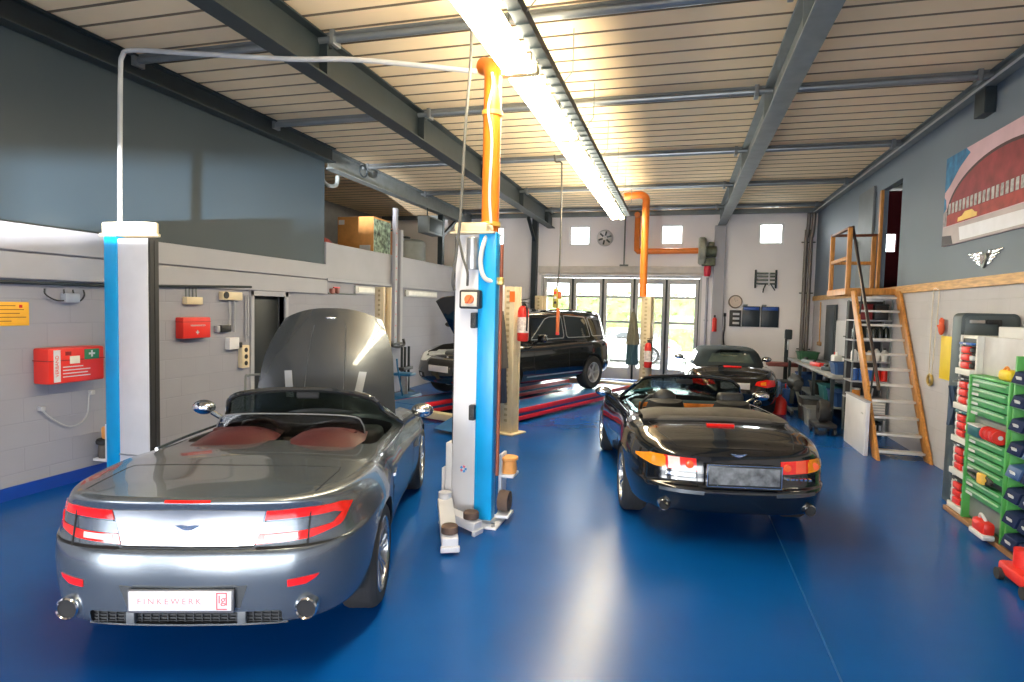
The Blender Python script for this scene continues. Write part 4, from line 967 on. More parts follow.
# hanging cables
t = thing('hanging_cable', 'dark looped cable dropping from the roof to the orange lift switch', 'cable', (-1.86, 5.05, 4.75))
G().tube([(.0, .1, 0), (.01, .05, -.6), (-.01, 0, -1.2), (-.03, -.02, -1.9), (-.06, -.03, -2.25), (-.10, 0, -2.50), (-.10, .04, -2.58)], .014, 8, smooth=6).build('cable', mat('cable_grey', (.10, .095, .085), .6), t)
G().tube([(-.045, -.02, -2.12), (.0, -.02, -2.3), (.04, -.01, -2.42), (.03, .02, -2.54)], .012, 8, smooth=6).build('cable_branch', MATS['cable_grey'], t)
t = thing('pendant_control', 'hoist pendant with red and yellow buttons hanging in front of off-road car', 'pendant control', (-2.18, 11.0, 4.84))
G().tube([(-.15, 0, .0), (-.12, 0, -.12), (-.02, 0, -.14), (0, 0, -.3), (.01, 0, -1.2), (0, .02, -2.0), (-.02, 0, -2.35), (-.05, 0, -2.45)], .016, 8, smooth=6).build('cable', MATS['cable_grey'], t)
G().box((-.05, 0, -2.62), (.10, .09, .36), .03).build('housing', mat('pendant_yellow', (.45, .36, .06), .5, var=.3), t)
for k, mm in enumerate(('signal_red', 'lift_off_white', 'black_plastic')): G().cyl((-.05, -.04, -2.52-.09*k), (-.05, -.06, -2.52-.09*k), .025).build('button', MATS[mm], t)
g = G(); g.box((.02, 0, -2.56), (.07, .07, .14), .02); g.box((.0, 0, -3.02), (.06, .05, .46), .012); g.build('grip', mat('pendant_orange', (.62, .14, .03), .5), t)
G().box((.0, 0, -3.27), (.06, .06, .06), .01).build('grip_end', M_red, t)

# ------------------------------------------------------------------ four-post drive-on lift
LR = -R(19.9); LC = Vector((-3.07, 12.4, 0)); LM = Matrix.Translation(LC) @ Matrix.Rotation(LR, 4, 'Z')
def lw(p): return LM @ Vector(p)
t = thing('drive_on_lift', 'low cream four-post drive-on lift with blue runways edged in red under off-road car', 'car lift', LC, LR)
M_deck = mat('runway_blue', (.015, .10, .28), .35, var=.2, scale=3)
for s in (-1, 1):
    g = G(); g.span((s*.82-.30, -2.85, .08), (s*.82+.30, 2.75, .25), .01)
    rw = g.build('runway', M_deck, t)
    g = G(); g.span((s*.82+.30, -2.75, .17), (s*.82+.33, 2.75, .255), .008); g.span((s*.82+.30, -2.75, .05), (s*.82+.335, 2.75, .12), .008); g.span((s*.82-.33, -2.75, .14), (s*.82-.30, 2.75, .25), .008)
    g.build('edge_rail', mat('runway_red', (.62, .02, .035), .3), rw)
    g = G(); g.prism([(-2.86, .05), (-2.86, .24), (-3.5, .06), (-3.5, .05)], lambda u, v, w: (s*.82-.28+w, u, v), .56); g.build('ramp', M_deck, rw)
for yy in (-2.62, 2.72):
    G().span((-1.40, yy-.10, .16), (1.40, yy+.10, .30), .012).build('cross_beam', M_cream, t) if yy > 0 else G().span((-1.40, yy-.22, .04), (1.40, yy-.06, .16), .012).build('cross_beam', M_cream, t)
for k, (px, py) in enumerate(((1.49, -2.74), (1.49, 2.74), (-1.49, -2.74), (-1.49, 2.74))):
    g = G(); s = 1 if px > 0 else -1
    g.span((px-.12, py-.10, 0), (px+.12, py-.075, 2.36), .006); g.span((px-.12, py+.075, 0), (px+.12, py+.10, 2.36), .006); g.span((px+s*.08-.02, py-.08, 0), (px+s*.08+.02, py+.08, 2.36), .006)
    po = g.build('post', M_cream, t)
    G().span((px-.2, py-.2, 0), (px+.2, py+.2, .025), .006).build('post_foot', M_cream, po)
    G().cyl((px-s*.03, py, .1), (px-s*.03, py, 2.34), .022, n=12).build('lift_rope', M_galv, po)
    g = G(); g.span((px-.03, py-.104, .2), (px+.03, py-.1005, 2.3))
    for j in range(24): g.span((px-.03, py-.106, .2+j*.09), (px+.03, py-.103, .24+j*.09), mi=1)
    g.build('rack_strip', [M_cream, mat('cream_slot', (.45, .35, .2), .6)], po)
# things hung on the lift posts
def pp(k): return lw(((1.49, -2.74, 0), (1.49, 2.74, 0), (-1.49, -2.74, 0))[k])
p = pp(0)
t = thing('control_cabinet', 'white electrical cabinet on the nearest cream lift post', 'control cabinet', (p.x-.23, p.y-.12, 1.58), LR)
G().box((0, 0, .40), (.24, .16, .80), .012).build('housing', M_liftwhite, t); G().box((0, -.085, .40), (.20, .01, .72), .004).build('door', M_whitex, t); G().box((.07, -.095, .42), (.02, .02, .06), .004).build('handle', M_black, t)
t = thing('warning_label', 'small orange warning label near the top of nearest cream lift post', 'label', (p.x+.04, p.y-.125, 2.2), LR)
G().box((0, -.002, 0), (.10, .004, .17)).build('plate', mat('label_orange', (.85, .18, .02), .4), t)
def extinguisher(label, loc, rz=0, sc=1):
    t = thing('fire_extinguisher', label, 'fire extinguisher', loc, rz, 'fire extinguishers'); t.scale = (sc, sc, sc)
    G().lathe([(0, 0), (.07, .0), (.08, .015), (.08, .42), (.065, .47), (.03, .50), (0, .50)], (0, 0, 0), 'Z', 24).build('cylinder', M_red, t)
    g = G(); g.cyl((0, 0, .5), (0, 0, .56), .025); g.bar((-.03, 0, .58), (.10, 0, .60), .025, .012); g.bar((-.03, 0, .55), (.08, 0, .54), .025, .012); g.build('valve', M_black, t)
    G().tube([(.02, -.02, .53), (.09, -.05, .48), (.10, -.05, .3), (.09, -.04, .15)], .013, 8, smooth=5).build('hose', M_black, t)
    g = G(); g.lathe([(.0805, .12), (.0812, .12), (.0812, .34), (.0805, .34)], (0, 0, 0), 'Z', 24, closed=True); g.build('paper_label', mat('ext_label', (.8, .66, .6), .5, var=.3, scale=30), t)
    return t
extinguisher('red fire extinguisher hung on the nearest cream lift post', (p.x+.21, p.y-.06, 1.50), LR, 1.12)
p1 = pp(1)
extinguisher('red fire extinguisher hung on far lift post before the glazed folding door', (p1.x+.06, p1.y-.25, .72), LR, 1.15)
def coat(name, label, loc, rz, L, w, cols):
    t = thing(name, label, 'coat', loc, rz)
    def sh(z0, z1, w0, w1, d, ph):
        rows = []
        for i in range(13):
            v = i/12; z = z0+(z1-z0)*v; ww = w0+(w1-w0)*v**.7
            rows.append([(ww*math.cos(a)*(1+.06*math.sin(5*a+ph)), d*(.5+.5*v)*math.sin(a)*(1+.25*math.sin(7*a+ph+2*v)), z) for a in [2*PI*k/28 for k in range(28)]])
        return rows
    G().grid(sh(0, -L*.62, .03, w, .09, .3), closed=True).build('upper_cloth', cols[0], t)
    G().grid(sh(-L*.50, -L, w*.72, w*.85, .11, 1.2), closed=True).build('lower_cloth', cols[1], t)
    G().tube([(0, .02, .06), (0, -.03, .06), (0, -.03, .0), (0, 0, -.02)], .006, 6).build('hook', M_galv, t)
coat('hanging_coat', 'dark grey and navy work coat hanging on the nearest cream lift post', (p.x-.07, p.y-.36, 1.97), LR, 1.42, .15, (mat('coat_grey', (.07, .062, .055), .85, bump=.3), mat('coat_navy', (.012, .022, .05), .8, bump=.3)))
coat('hanging_coat', 'olive grey and teal work coat hanging on far lift post by folding door', (p1.x-.30, p1.y-.32, 2.0), LR, 1.22, .17, (mat('coat_olive', (.13, .12, .085), .85, bump=.3), mat('coat_teal', (.02, .06, .085), .8, bump=.3)))
t = thing('coil_cable', 'white coiled cable hanging at the far cream lift post', 'cable', (p1.x+.16, p1.y-.22, 1.42))
G().tube([(.03*math.cos(k*1.2)+.02*math.sin(k*.15), .03*math.sin(k*1.2), .0095*k) for k in range(62)], .010, 6).build('coil', mat('hose_white', (.75, .73, .68), .5), t)
# orange ducts by the folding door
t = thing('exhaust_duct', 'orange exhaust duct rising from the far lift post to the strip light end', 'duct', (p1.x-.12, p1.y-.02, 2.36))
g = G(); g.cyl((0, 0, 0), (0, 0, 2.18), .085, n=20); g.tube([(0, 0, 2.1), (0, 0, 2.25), (-.06, .0, 2.33), (-.18, 0, 2.35), (-.50, .02, 2.33)], .085, 20, smooth=5); g.build('pipe', M_orange, t)
t = thing('wall_duct', 'orange duct on the white wall above the folding door leading to the fan', 'duct', (-1.26, 17.62, 3.72))
g = G(); g.tube([(0, -.25, 1.0), (0, -.05, 1.0), (0, 0, .9), (0, 0, .15), (.03, 0, .03), (.15, 0, 0), (1.72, 0, .01)], .08, 20, smooth=4); g.build('pipe', M_orange, t)
t = thing('extraction_fan', 'grey green extraction fan with red nozzle above right end of folding door', 'fan', (.52, 17.60, 3.60))
g = G(); g.lathe([(0, -.10), (.34, -.10), (.38, -.06), (.38, .06), (.34, .10), (0, .10)], (0, 0, .12), 'X', 30); g.build('fan_scroll', mat('fan_grey', (.33, .34, .28), .5, metal=.2, var=.25), t)
g = G(); g.cyl((.10, 0, .10), (.38, 0, .10), .15, n=22); g.box((.24, 0, .30), (.16, .14, .12), .02); g.box((.18, .02, -.18), (.36, .22, .22), .03)
for k in range(8): g.box((.14+.03*k, 0, .10), (.012, .33, .20), .004)
g.build('motor', mat('motor_green', (.12, .13, .085), .5, metal=.2, var=.35, scale=9), t)
G().lathe([(.09, .0), (.10, -.10), (.085, -.26), (.07, -.28), (.07, 0)], (.16, -.04, -.30), 'Z', 20, closed=True).build('red_nozzle', mat('nozzle_red', (.55, .02, .05), .4), t)

# ------------------------------------------------------------------ left wall fittings
def on_left(name, label, cat, y, z, group=None): return thing(name, label, cat, (XL, y, z), 0, group)
t = on_left('first_aid_box', 'large red first aid box on the white wall near left edge', 'first aid box', 4.60, 1.13)
G().box((.105, .31, .185), (.21, .62, .37), .02).build('case', M_red, t)
G().box((.105, .31, .24), (.216, .626, .008)).build('lid_seam', mat('dark_red', (.25, .01, .01), .5), t)
G().box((.212, .09, .185), (.004, .07, .33)).build('white_strip', M_platew, t)
text('VERBAND', .05, M_red, basis((.2145, .09, .185), (0, 0, 1), (0, -1, 0)), t, 'strip_lettering')
G().box((.212, .28, .24), (.004, .11, .08), .001).build('paper_tag', mat('tag_cream', (.78, .72, .6), .6), t)
G().box((.212, .47, .29), (.004, .17, .11), .001).build('green_panel', mat('aid_green', (.02, .16, .07), .5), t)
g = G(); g.box((.2145, .47, .295), (.003, .07, .02)); g.box((.2145, .47, .295), (.003, .02, .07)); g.build('white_cross', M_platew, t)
for k, ww in enumerate((.22, .30, .27, .30)): G().box((.212, .15+ww/2, .17-.034*k), (.003, ww, .010)).build('caption_line', M_platew, t)
G().box((.212, .21, .31), (.004, .06, .04)).build('dark_square', MATS['dark_red'], t)
t = on_left('first_aid_box', 'small red first aid box on the wall between column and doorway', 'first aid box', 6.41, 1.52)
G().box((.065, .24, .14), (.13, .48, .28), .015).build('case', M_red, t); G().box((.065, .24, .22), (.134, .484, .006)).build('lid_seam', MATS['dark_red'], t)
text('VERBANDKASTEN', .032, M_platew, basis((.1315, .25, .17), (0, 1, 0), (0, 0, 1)), t, 'box_lettering')
g = G(); g.box((.1315, .24, .08), (.003, .055, .018)); g.box((.1315, .24, .08), (.003, .018, .055)); g.build('white_cross', M_platew, t)
t = on_left('notice_board', 'orange yellow printed notice on the white wall at the far left edge', 'notice', 4.02, 1.735); t.location.x -= .003
G().box((.006, .27, .115), (.012, .56, .235), .002).build('panel', mat('notice_orange', (.90, .46, .03), .5), t)
for k, (y0, ww) in enumerate(((.02, .40), (.02, .48), (.02, .44), (.02, .50), (.02, .36))): G().box((.0125, y0+ww/2, .195-.038*k), (.002, ww, .008)).build('print_line', mat('notice_brown', (.30, .10, .02), .6), t)
G().box((.0125, .47, .19), (.002, .03, .03)).build('red_symbol', M_red, t)
# service pipes and boxes
t = on_left('service_pipe', 'dark horizontal service pipe along the white wall under the fascia', 'pipe', 2.0, 2.15)
g = G(); g.tube([(.05, 0, .0), (.05, 3.2, .015), (.05, 5.8, .10)], .018, 8); g.build('pipe', M_steel, t)
t = on_left('junction_box', 'grey junction box with looped cables at far left, left of blue column', 'junction box', 4.92, 1.99); t.location.x -= .003
G().box((.04, .06, .03), (.08, .16, .10), .01).build('box', mat('jbox_grey', (.33, .36, .42), .5), t)
g = G()
for dy in (-.22, -.02, .08, .20): g.tube([(.05, dy, .12), (.05, dy+.01, .06), (.05, dy*.6+.04, .0), (.05, .06, .01)], .008, 6, smooth=4)
g.build('cables', M_black, t)
t = on_left('junction_box', 'cream junction box with four cables above the small red first aid box', 'junction box', 6.54, 1.99); t.location.x -= .003
G().box((.04, .13, .03), (.08, .28, .10), .01).build('box', M_cream, t)
g = G()
for dy in (.04, .10, .16, .22): g.cyl((.015, dy, .06), (.015, dy, .20), .008, n=6)
g.build('cables', M_steel_l, t)
t = on_left('socket_box', 'cream double socket with dark outlet left of the doorway top', 'socket', 7.18, 2.06)
G().box((.04, .20, .04), (.08, .40, .12), .01).build('box', M_cream, t); G().cyl((.08, .06, .05), (.09, .06, .05), .05, n=18).build('outlet', M_black, t)
t = on_left('conduit_run', 'vertical conduits beside the dark doorway on left wall', 'conduit', 7.345, 1.0)
for dy, z0, z1 in ((.02, .66, 1.03), (.12, .57, 1.03), (.36, .42, 1.12), (.41, .5, 1.12), (.48, .2, 1.12)): G().cyl((.03, dy, z0), (.03, dy, z1), .013, n=8).build('conduit', M_whitex, t)
t = on_left('meter_box', 'small dark meter box beside conduits left of the doorway', 'meter', 7.12, 1.60)
G().box((.03, .15, .03), (.06, .20, .10), .008).build('box', M_black, t); G().box((.03, .0, .03), (.06, .06, .09), .008).build('side_plate', M_whitex, t)
t = on_left('isolator_box', 'white isolator switch box below the dark meter box', 'switch', 7.30, 1.38)
G().box((.045, .10, .03), (.09, .20, .17), .01).build('box', M_liftwhite, t); G().box((.06, .24, .0), (.06, .05, .08), .01).build('lever', M_black, t)
t = on_left('socket_strip', 'vertical cream socket strip beside the doorway', 'socket', 7.58, 1.08)
G().box((.04, .07, .12), (.08, .16, .34), .01).build('box', M_cream, t)
for zz in (.02, .12, .22): G().cyl((.08, .07, zz), (.085, .07, zz), .035, n=16).build('outlet', M_black, t)
t = on_left('festoon_hose', 'thin grey hose drooping on the white wall under the large red box', 'hose', 4.66, .85)
G().tube([(.03, 0, .02), (.03, .06, -.06), (.03, .18, -.16), (.03, .30, -.22), (.03, .42, -.20), (.03, .50, -.10), (.03, .52, .08), (.03, .55, .12)], .008, 6, smooth=6).build('hose', mat('hose_grey', (.42, .42, .45), .6), t)
for q in ((0, .02), (.55, .12)): G().box((.03, q[0], q[1]), (.06, .05, .05), .01).build('clip', MATS['hose_grey'], t)
t = on_left('bent_handle', 'bent grey tube handle of a trolley behind the silver roadster', 'trolley', 7.2, 0); t.location = (-5.75, 7.0, 0)
G().tube([(0, 0, .02), (0, 0, .92), (.03, .02, 1.0), (.12, .04, 1.02), (.50, .06, 1.04), (.60, .06, .98), (.62, .06, .02)], .016, 8, smooth=4).build('handle', M_steel_l, t)
g = G(); g.span((-.03, -.25, .08), (.66, .35, .12), .01); g.build('platform', M_steel, t)
for q in ((0, -.2), (.6, -.2), (0, .3), (.6, .3)): G().cyl((q[0]-.015, q[1], .04), (q[0]+.015, q[1], .04), .04, n=16).build('wheel', M_rubber, t)
# wall lights under the parapet
for y, L, lab in ((10.88, .95, 'pale wall light under the loft parapet, left of the slotted rail'), (13.2, 1.9, 'pale wall light under the loft parapet, right of the slotted rail')):
    t = on_left('wall_light', lab, 'wall light', y, 2.24, 'wall lights under the loft'); G().span((0, 0, 0), (.05, L, .16), .01).build('frame', M_doorw, t); G().span((.05, .08, .03), (.07, L-.08, .13), .01).build('diffuser', mat('diffuser_pale', (.8, .78, .72), .4), t)
# slotted rail, clamp rack, strut press
t = on_left('slotted_rail', 'white slotted upright rail fixed on left wall behind the raised bonnet', 'rail', 12.42, 1.0)
for dy in (0, .28): G().span((.06, dy, .1), (.14, dy+.12, 3.2 if dy == 0 else 2.75), .006).build('upright', M_whitex, t)
for k in range(10): G().box((.142, .06, .3+.26*k), (.004, .025, .025)).build('red_mark', M_red, t)
G().tube([(.12, -.16, .22), (.16, -.14, .12), (.18, .05, .08), (.18, .30, .08), (.16, .48, .12), (.12, .50, .24)], .03, 8, smooth=5).build('clamp', M_black, t)
G().box((.10, .17, .15), (.1, .5, .05), .01).build('clamp_bar', M_black, t)
t = on_left('strut_press', 'tall dark strut press standing by left wall behind raised bonnet', 'press', 12.45, 0); t.location.x = XL+.32
for dy in (0, .16, .36): G().cyl((0, dy, .05), (0, dy, 1.08), .03, n=12).build('column', M_steel, t)
G().span((-.12, -.1, 0), (.12, .5, .05), .01).build('base', M_steel, t); G().span((-.08, -.06, .55), (.08, .44, .62), .01).build('crosshead', M_black, t)
t = thing('transmission_jack', 'blue transmission jack by left wall in front of the off-road car', 'jack', (-5.55, 11.6, 0))
G().box((0, 0, .10), (.5, .7, .12), .03).build('chassis', mat('jack_blue', (.02, .16, .36), .4), t); G().cyl((0, 0, .16), (0, 0, .55), .07, n=18).build('ram', M_galv, t); G().box((0, 0, .58), (.4, .3, .06), .02).build('saddle', MATS['jack_blue'], t); G().tube([(.1, -.3, .16), (.1, -.55, .8), (.1, -.58, .95)], .018, 8).build('handle', MATS['jack_blue'], t)
for q in ((-.2, -.3), (.2, -.3), (-.2, .3), (.2, .3)): G().cyl((q[0]-.02, q[1], .05), (q[0]+.02, q[1], .05), .05, n=14).build('wheel', M_black, t)
t = thing('tyre_changer', 'dark tyre changer with tall arm near left wall behind the off-road car bonnet', 'machine', (-5.75, 15.2, 0))
G().box((0, 0, .42), (.6, .7, .84), .04).build('cabinet', M_black, t); G().lathe([(0, .84), (.30, .84), (.32, .88), (.30, .90), (0, .90)], (0, -.05, 0), 'Z', 24).build('turntable', M_steel, t); G().span((-.08, .26, .5), (.08, .40, 1.95), .02).build('column', M_steel, t); G().bar((0, .33, 1.9), (.05, -.1, 1.9), .08, .08, .01).build('swing_arm', M_steel, t); G().cyl((.05, -.08, 1.9), (.05, -.08, 1.3), .025).build('tool_post', M_galv, t); G().sph((-.15, -.2, 1.55), .09, (1.3, 1, .8)).build('gauge', M_black, t)
# loft contents
t = thing('cardboard_box', 'large brown carton with white label standing on the loft parapet', 'box', (-6.92, 11.9, 2.80))
G().box((0, .40, .57), (.88, .80, 1.14), .01).build('carton', mat('carton_brown', (.55, .25, .07), .7, var=.15), t); G().box((-.34, -.002, 1.02), (.14, .006, .10)).build('paper_label', M_platew, t); G().box((.24, -.002, .46), (.26, .006, .12)).build('side_label', M_platew, t); G().box((.442, .40, .6), (.006, .78, 1.0)).build('printed_end', mat('print_green', (.25, .33, .24), .6, var=.9, scale=12), t); G().box((0, .40, 1.142), (.06, .8, .004)).build('tape', mat('tape_tan', (.6, .4, .2), .4), t)
t = thing('fibre_drum', 'rust brown drum behind the carton on the loft', 'drum', (-6.85, 13.25, 2.8)); G().lathe([(0, 0), (.30, 0), (.32, .02), (.32, 1.0), (.30, 1.03), (0, 1.05)], (0, 0, 0), 'Z', 28).build('drum_body', mat('drum_rust', (.38, .16, .08), .6), t); G().lathe([(.32, .96), (.335, .96), (.335, 1.0), (.32, 1.0)], (0, 0, 0), 'Z', 28, closed=True).build('rim_band', M_steel, t)
t = thing('plastic_tank', 'grey rounded plastic tank on the loft near the corner stanchion', 'tank', (-7.05, 14.6, 2.8)); G().lathe([(0, 0), (.52, 0), (.56, .04), (.56, .86), (.5, .93), (.2, .96), (0, .96)], (0, 0, 0), 'Z', 32).build('tank_body', mat('tank_grey', (.20, .22, .22), .5), t); G().cyl((0, 0, .96), (0, 0, 1.02), .16).build('tank_lid', M_black, t)
t = thing('metal_box', 'grey metal box hung under the roof beam above the plastic tank', 'box', (-6.25, 14.45, 3.86)); G().box((0, 0, .2), (.3, .9, .42), .015).build('case', M_steel_l, t); G().box((.155, 0, .2), (.01, .8, .34), .005).build('door', M_steel, t); G().cyl((0, -.2, .41), (0, -.2, .66), .015).build('hanger', M_steel, t)
t = thing('cloth_bundle', 'dark red rolled bundle at left end of the loft parapet', 'bundle', (-6.62, 10.12, 2.8))
g = G(); g.sph((0, 0, .34), .24, (.8, 1.3, .62), 18); g.sph((.05, .15, .22), .22, (.9, 1.2, .9), 18); g.sph((.0, -.1, .18), .2, (1, 1.1, .9), 18); g.build('cloth', mat('bundle_red', (.22, .035, .03), .8, bump=.4, bscale=14), t)
t = thing('loft_pipe', 'bent pale pipe in the dark opening at left end of loft', 'pipe', (-6.452, 10.12, 4.3)); G().tube([(0, -.3, .2), (.0, -.2, .0), (0, .0, -.06), (0, .25, .0), (0, .3, .18)], .04, 10, smooth=5).build('pipe', M_steel_l, t)
t = thing('hose_ring', 'coiled cable ring hung on the pale roof beam above the carton', 'cable', (-6.20, 10.95, 4.68)); G().tube([(0, .14*math.cos(a), .11*math.sin(a)) for a in [2*PI*k/24 for k in range(24)]], .018, 8, True).build('ring', M_steel, t); G().box((-.03, 0, .12), (.06, .03, .05), .006).build('hook', M_galv, t)
# parapet hooks beside fascia end
t = on_left('valve_group', 'red handled valve group on the wall by the fascia end', 'valve', 9.95, 2.22); t.location.x -= .042
G().tube([(.05, 0, 0), (.05, .5, 0), (.05, 1.0, 0)], .014, 8).build('pipe', M_steel_l, t); g = G(); g.box((.07, .10, .04), (.08, .10, .10), .02); g.box((.07, .28, .06), (.07, .08, .12), .02); g.build('valve_body', mat('valve_rust', (.3, .1, .08), .5), t); G().box((.11, .19, .11), (.03, .2, .025), .006).build('lever', M_red, t)
# ------------------------------------------------------------------ stair ladder to the mezzanine
M_tread = mat('tread_galv', (.66, .65, .64), .35, metal=.3, var=.06)
t = thing('stair_ladder', 'orange pine stair ladder with pale metal treads up to the mezzanine doorway', 'stairs', (3.08, 9.5, 0))
def sp(x, z): return (x, .02+z*.68, z)
for s in (-1, 1):
    g = G(); g.prism([(-.06, 0), (.18, 0), (1.80, 2.44), (1.56, 2.44)], lambda u, v, w: (s*.325-.02+w, u, v), .042, .006); g.build('stringer', M_wood, t)
for k in range(11):
    z = .11+.223*k; y = sp(0, z)[1]+.06
    g = G(); g.span((-.30, y-.05, z-.012), (.30, y+.11, z+.004), .003); g.span((-.30, y-.055, z-.03), (.30, y-.047, z+.006), .002); g.build('tread', M_tread, t)
g = G(); g.tube([(-.30, .19, .96), (-.30, .22, 1.03), (-.30, 1.98, 3.46), (-.30, 2.02, 3.54)], .024, 10); g.build('handrail', mat('dark_pipe_rail', (.07, .055, .055), .3, metal=.5), t)
for y, z in ((.45, 1.35), (1.25, 2.45)): G().cyl((-.30, y, z), (-.315, y+.12, z-.72), .012).build('rail_bracket', M_steel, t)
t = thing('landing', 'orange pine landing with railing at the top of the stair ladder', 'landing', (3.08, 11.97, 2.40))
g = G()
for k in range(8): g.span((-.40, -.62+k*.155, .05), (.34, -.475+k*.155, .09), .004)
g.build('deck', M_wood, t)
g = G(); g.span((-.40, -.66, -.02), (.34, -.62, .085), .005); g.span((-.40, .62, -.02), (.34, .66, .085), .005); g.span((-.42, -.66, -.02), (-.385, .66, .085), .005); g.build('edge_board', M_wood, t)
for x, y in ((-.375, -.60), (-.375, .60), (.31, .60)): G().box((x, y, .55), (.07, .07, 1.10), .008).build('post', M_wood, t)
M_railbrown = mat('rail_brown', (.16, .05, .025), .45, var=.2)
g = G(); g.bar((-.41, .60, 1.11), (.355, .60, 1.11), .08, .045, .006); g.bar((-.375, -.62, 1.10), (-.375, .62, 1.10), .06, .04, .006); g.build('top_rail', M_railbrown, t)
g = G(); g.bar((-.36, .60, .60), (.31, .60, .60), .04, .06, .006); g.bar((-.375, -.60, .60), (-.375, .60, .60), .04, .06, .006); g.build('mid_rail', M_wood, t)
d3 = struct(G().span((XR-.05, 12.75, 2.52), (XR-.005, 13.7, 4.45), .006), 'door_3', mat('door_slate', (.12, .135, .15), .5))
G().box((XR-.08, 13.6, 3.45), (.05, .03, .14), .008).build('handle', M_galv, d3)

# ------------------------------------------------------------------ shelves behind the ladder
t = thing('shelf_unit', 'white shelf unit full of cans and bottles seen between the ladder treads', 'shelf', (3.13, 11.65, 0))
G().span((-.29, .235, .3), (.30, .25, 2.28)).build('back_panel', mat('shelf_back', (.05, .05, .055), .7), t)
for x in (-.27, .28):
    for y in (-.22, .22): G().span((x-.012, y-.012, 0), (x+.012, y+.012, 2.30)).build('upright', M_steel_l, t)
for z in (.62, .92, 1.26, 1.62, 1.96): G().span((-.29, -.24, z-.025), (.30, .24, z), .004).build('shelf', M_whitex, t)
SX, SY = 3.135, 11.52
def bottle(label, x, y, z, r, h, col, cap, group, nm='bottle', cat='bottle'):
    t = thing(nm, label, cat, (x, y, z+.002), 0, group)
    if nm == 'can': G().lathe([(0, 0), (r, 0), (r*1.02, .006), (r, .012), (r, h-.012), (r*1.02, h-.006), (r*.96, h), (0, h-.004)], n=18).build('can_body', col, t); G().lathe([(r*.2, h-.004), (r*.5, h-.002), (r*.5, h+.008), (0, h+.008)], n=14).build('lid', cap, t)
    else: G().lathe([(0, 0), (r*.95, 0), (r, .01), (r, h*.62), (r*.85, h*.72), (r*.36, h*.84), (r*.34, h*.92), (0, h*.92)], n=18).build('bottle_body', col, t); G().lathe([(r*.4, h*.88), (r*.4, h), (0, h)], n=14).build('bottle_cap', cap, t)
M_darkb = mat('bottle_dark', (.02, .025, .022), .2, coat=.5); M_canblue = mat('can_blue', (.02, .10, .38), .3); M_white_p = mat('plastic_white', (.75, .74, .72), .35)
for k in range(3): bottle('blue paint can on the ladder shelf, %s' % ('leftmost', 'second from the left', 'third from the left')[k], SX-.215+.115*k, SY, .92, .055, .20, M_canblue, M_white_p, 'cans on the ladder shelf', 'can', 'can')
for k in range(2): bottle('red paint can on the ladder shelf, %s' % ('beside the blue cans', 'at the right end')[k], SX+.13+.113*k, SY, .92, .053, .21, M_red, M_white_p, 'cans on the ladder shelf', 'can', 'can')
for k in range(5): bottle('white bottle on the ladder shelf above the blue cans, number %s from the left' % ('one', 'two', 'three', 'four', 'five')[k], SX-.235+.115*k, SY+.02*(k % 2), 1.26, .05, (.22, .26, .20, .24, .22)[k], M_white_p if k != 2 else mat('bottle_tan', (.5, .36, .22), .4), M_black, 'white bottles on the ladder shelf')
for k in range(6): bottle('dark bottle on the second shelf from top, number %s from the left' % ('one', 'two', 'three', 'four', 'five', 'six')[k], SX-.24+.096*k, SY+.02*(k % 2), 1.62, .046, .27, M_darkb, M_white_p if k % 2 else M_black, 'dark bottles on the ladder shelf')
for k in range(2):
    t = thing('storage_box', ('dark red box on top shelf behind the ladder', 'black box on top shelf behind the ladder')[k], 'box', (SX-.125+.24*k, SY, 1.962), 0, 'boxes on the top ladder shelf')
    G().box((0, 0, .12), (.215, .24, .24), .015).build('box_body', (mat('box_red', (.22, .015, .02), .5), M_black)[k], t); G().box((0, 0, .25), (.222, .25, .03), .01).build('lid', (MATS['box_red'], M_steel)[k], t)
t = thing('tin', 'orange tin on the lowest open shelf behind the ladder', 'tin', (SX-.18, SY, .622)); G().lathe([(0, 0), (.07, 0), (.07, .15), (.065, .16), (0, .16)], n=20).build('tin_body', mat('tin_orange', (.7, .25, .03), .35), t); G().lathe([(.072, .14), (.072, .165), (0, .17)], n=20).build('lid', M_galv, t)
t = thing('cup', 'white cup on the lowest open shelf behind the ladder', 'cup', (SX+.02, SY, .622)); G().lathe([(0, .0), (.05, 0), (.07, .17), (.064, .17), (.046, .01), (0, .01)], n=20).build('cup_body', M_white_p, t)
t = thing('crate', 'white ribbed crate under the lowest open shelf behind ladder', 'crate', (SX, SY-.02, .30))
G().box((0, 0, .14), (.47, .32, .26), .012).build('crate_body', M_white_p, t); g = G()
for k in range(5): g.box((0, -.163, .05+.045*k), (.45, .008, .012))
g.build('crate_rib', M_whitex, t)
t = thing('low_stand', 'low steel stand carrying the white crate behind the ladder', 'stand', (SX, SY-.02, 0)); G().span((-.24, -.17, .275), (.24, .17, .298), .004).build('stand_top', M_steel_l, t)
for x in (-.225, .225):
    for y in (-.15, .15): G().span((x-.013, y-.013, 0), (x+.013, y+.013, .275)).build('leg', M_whitex, t)
for k in range(6):
    t = thing('folder', 'dark file folder standing under the stand behind ladder, number %s from the left' % ('one', 'two', 'three', 'four', 'five', 'six')[k], 'folder', (SX-.18+.072*k, SY-.02, .0), 0, 'folders under the stand')
    G().box((0, 0, .115), (.055, .24, .23), .008).build('spine', (M_black, M_steel, M_black, mat('folder_blue', (.03, .05, .09), .5), M_black, M_steel)[k], t); G().box((0, -.122, .14), (.035, .004, .09)).build('label_strip', M_platew, t)
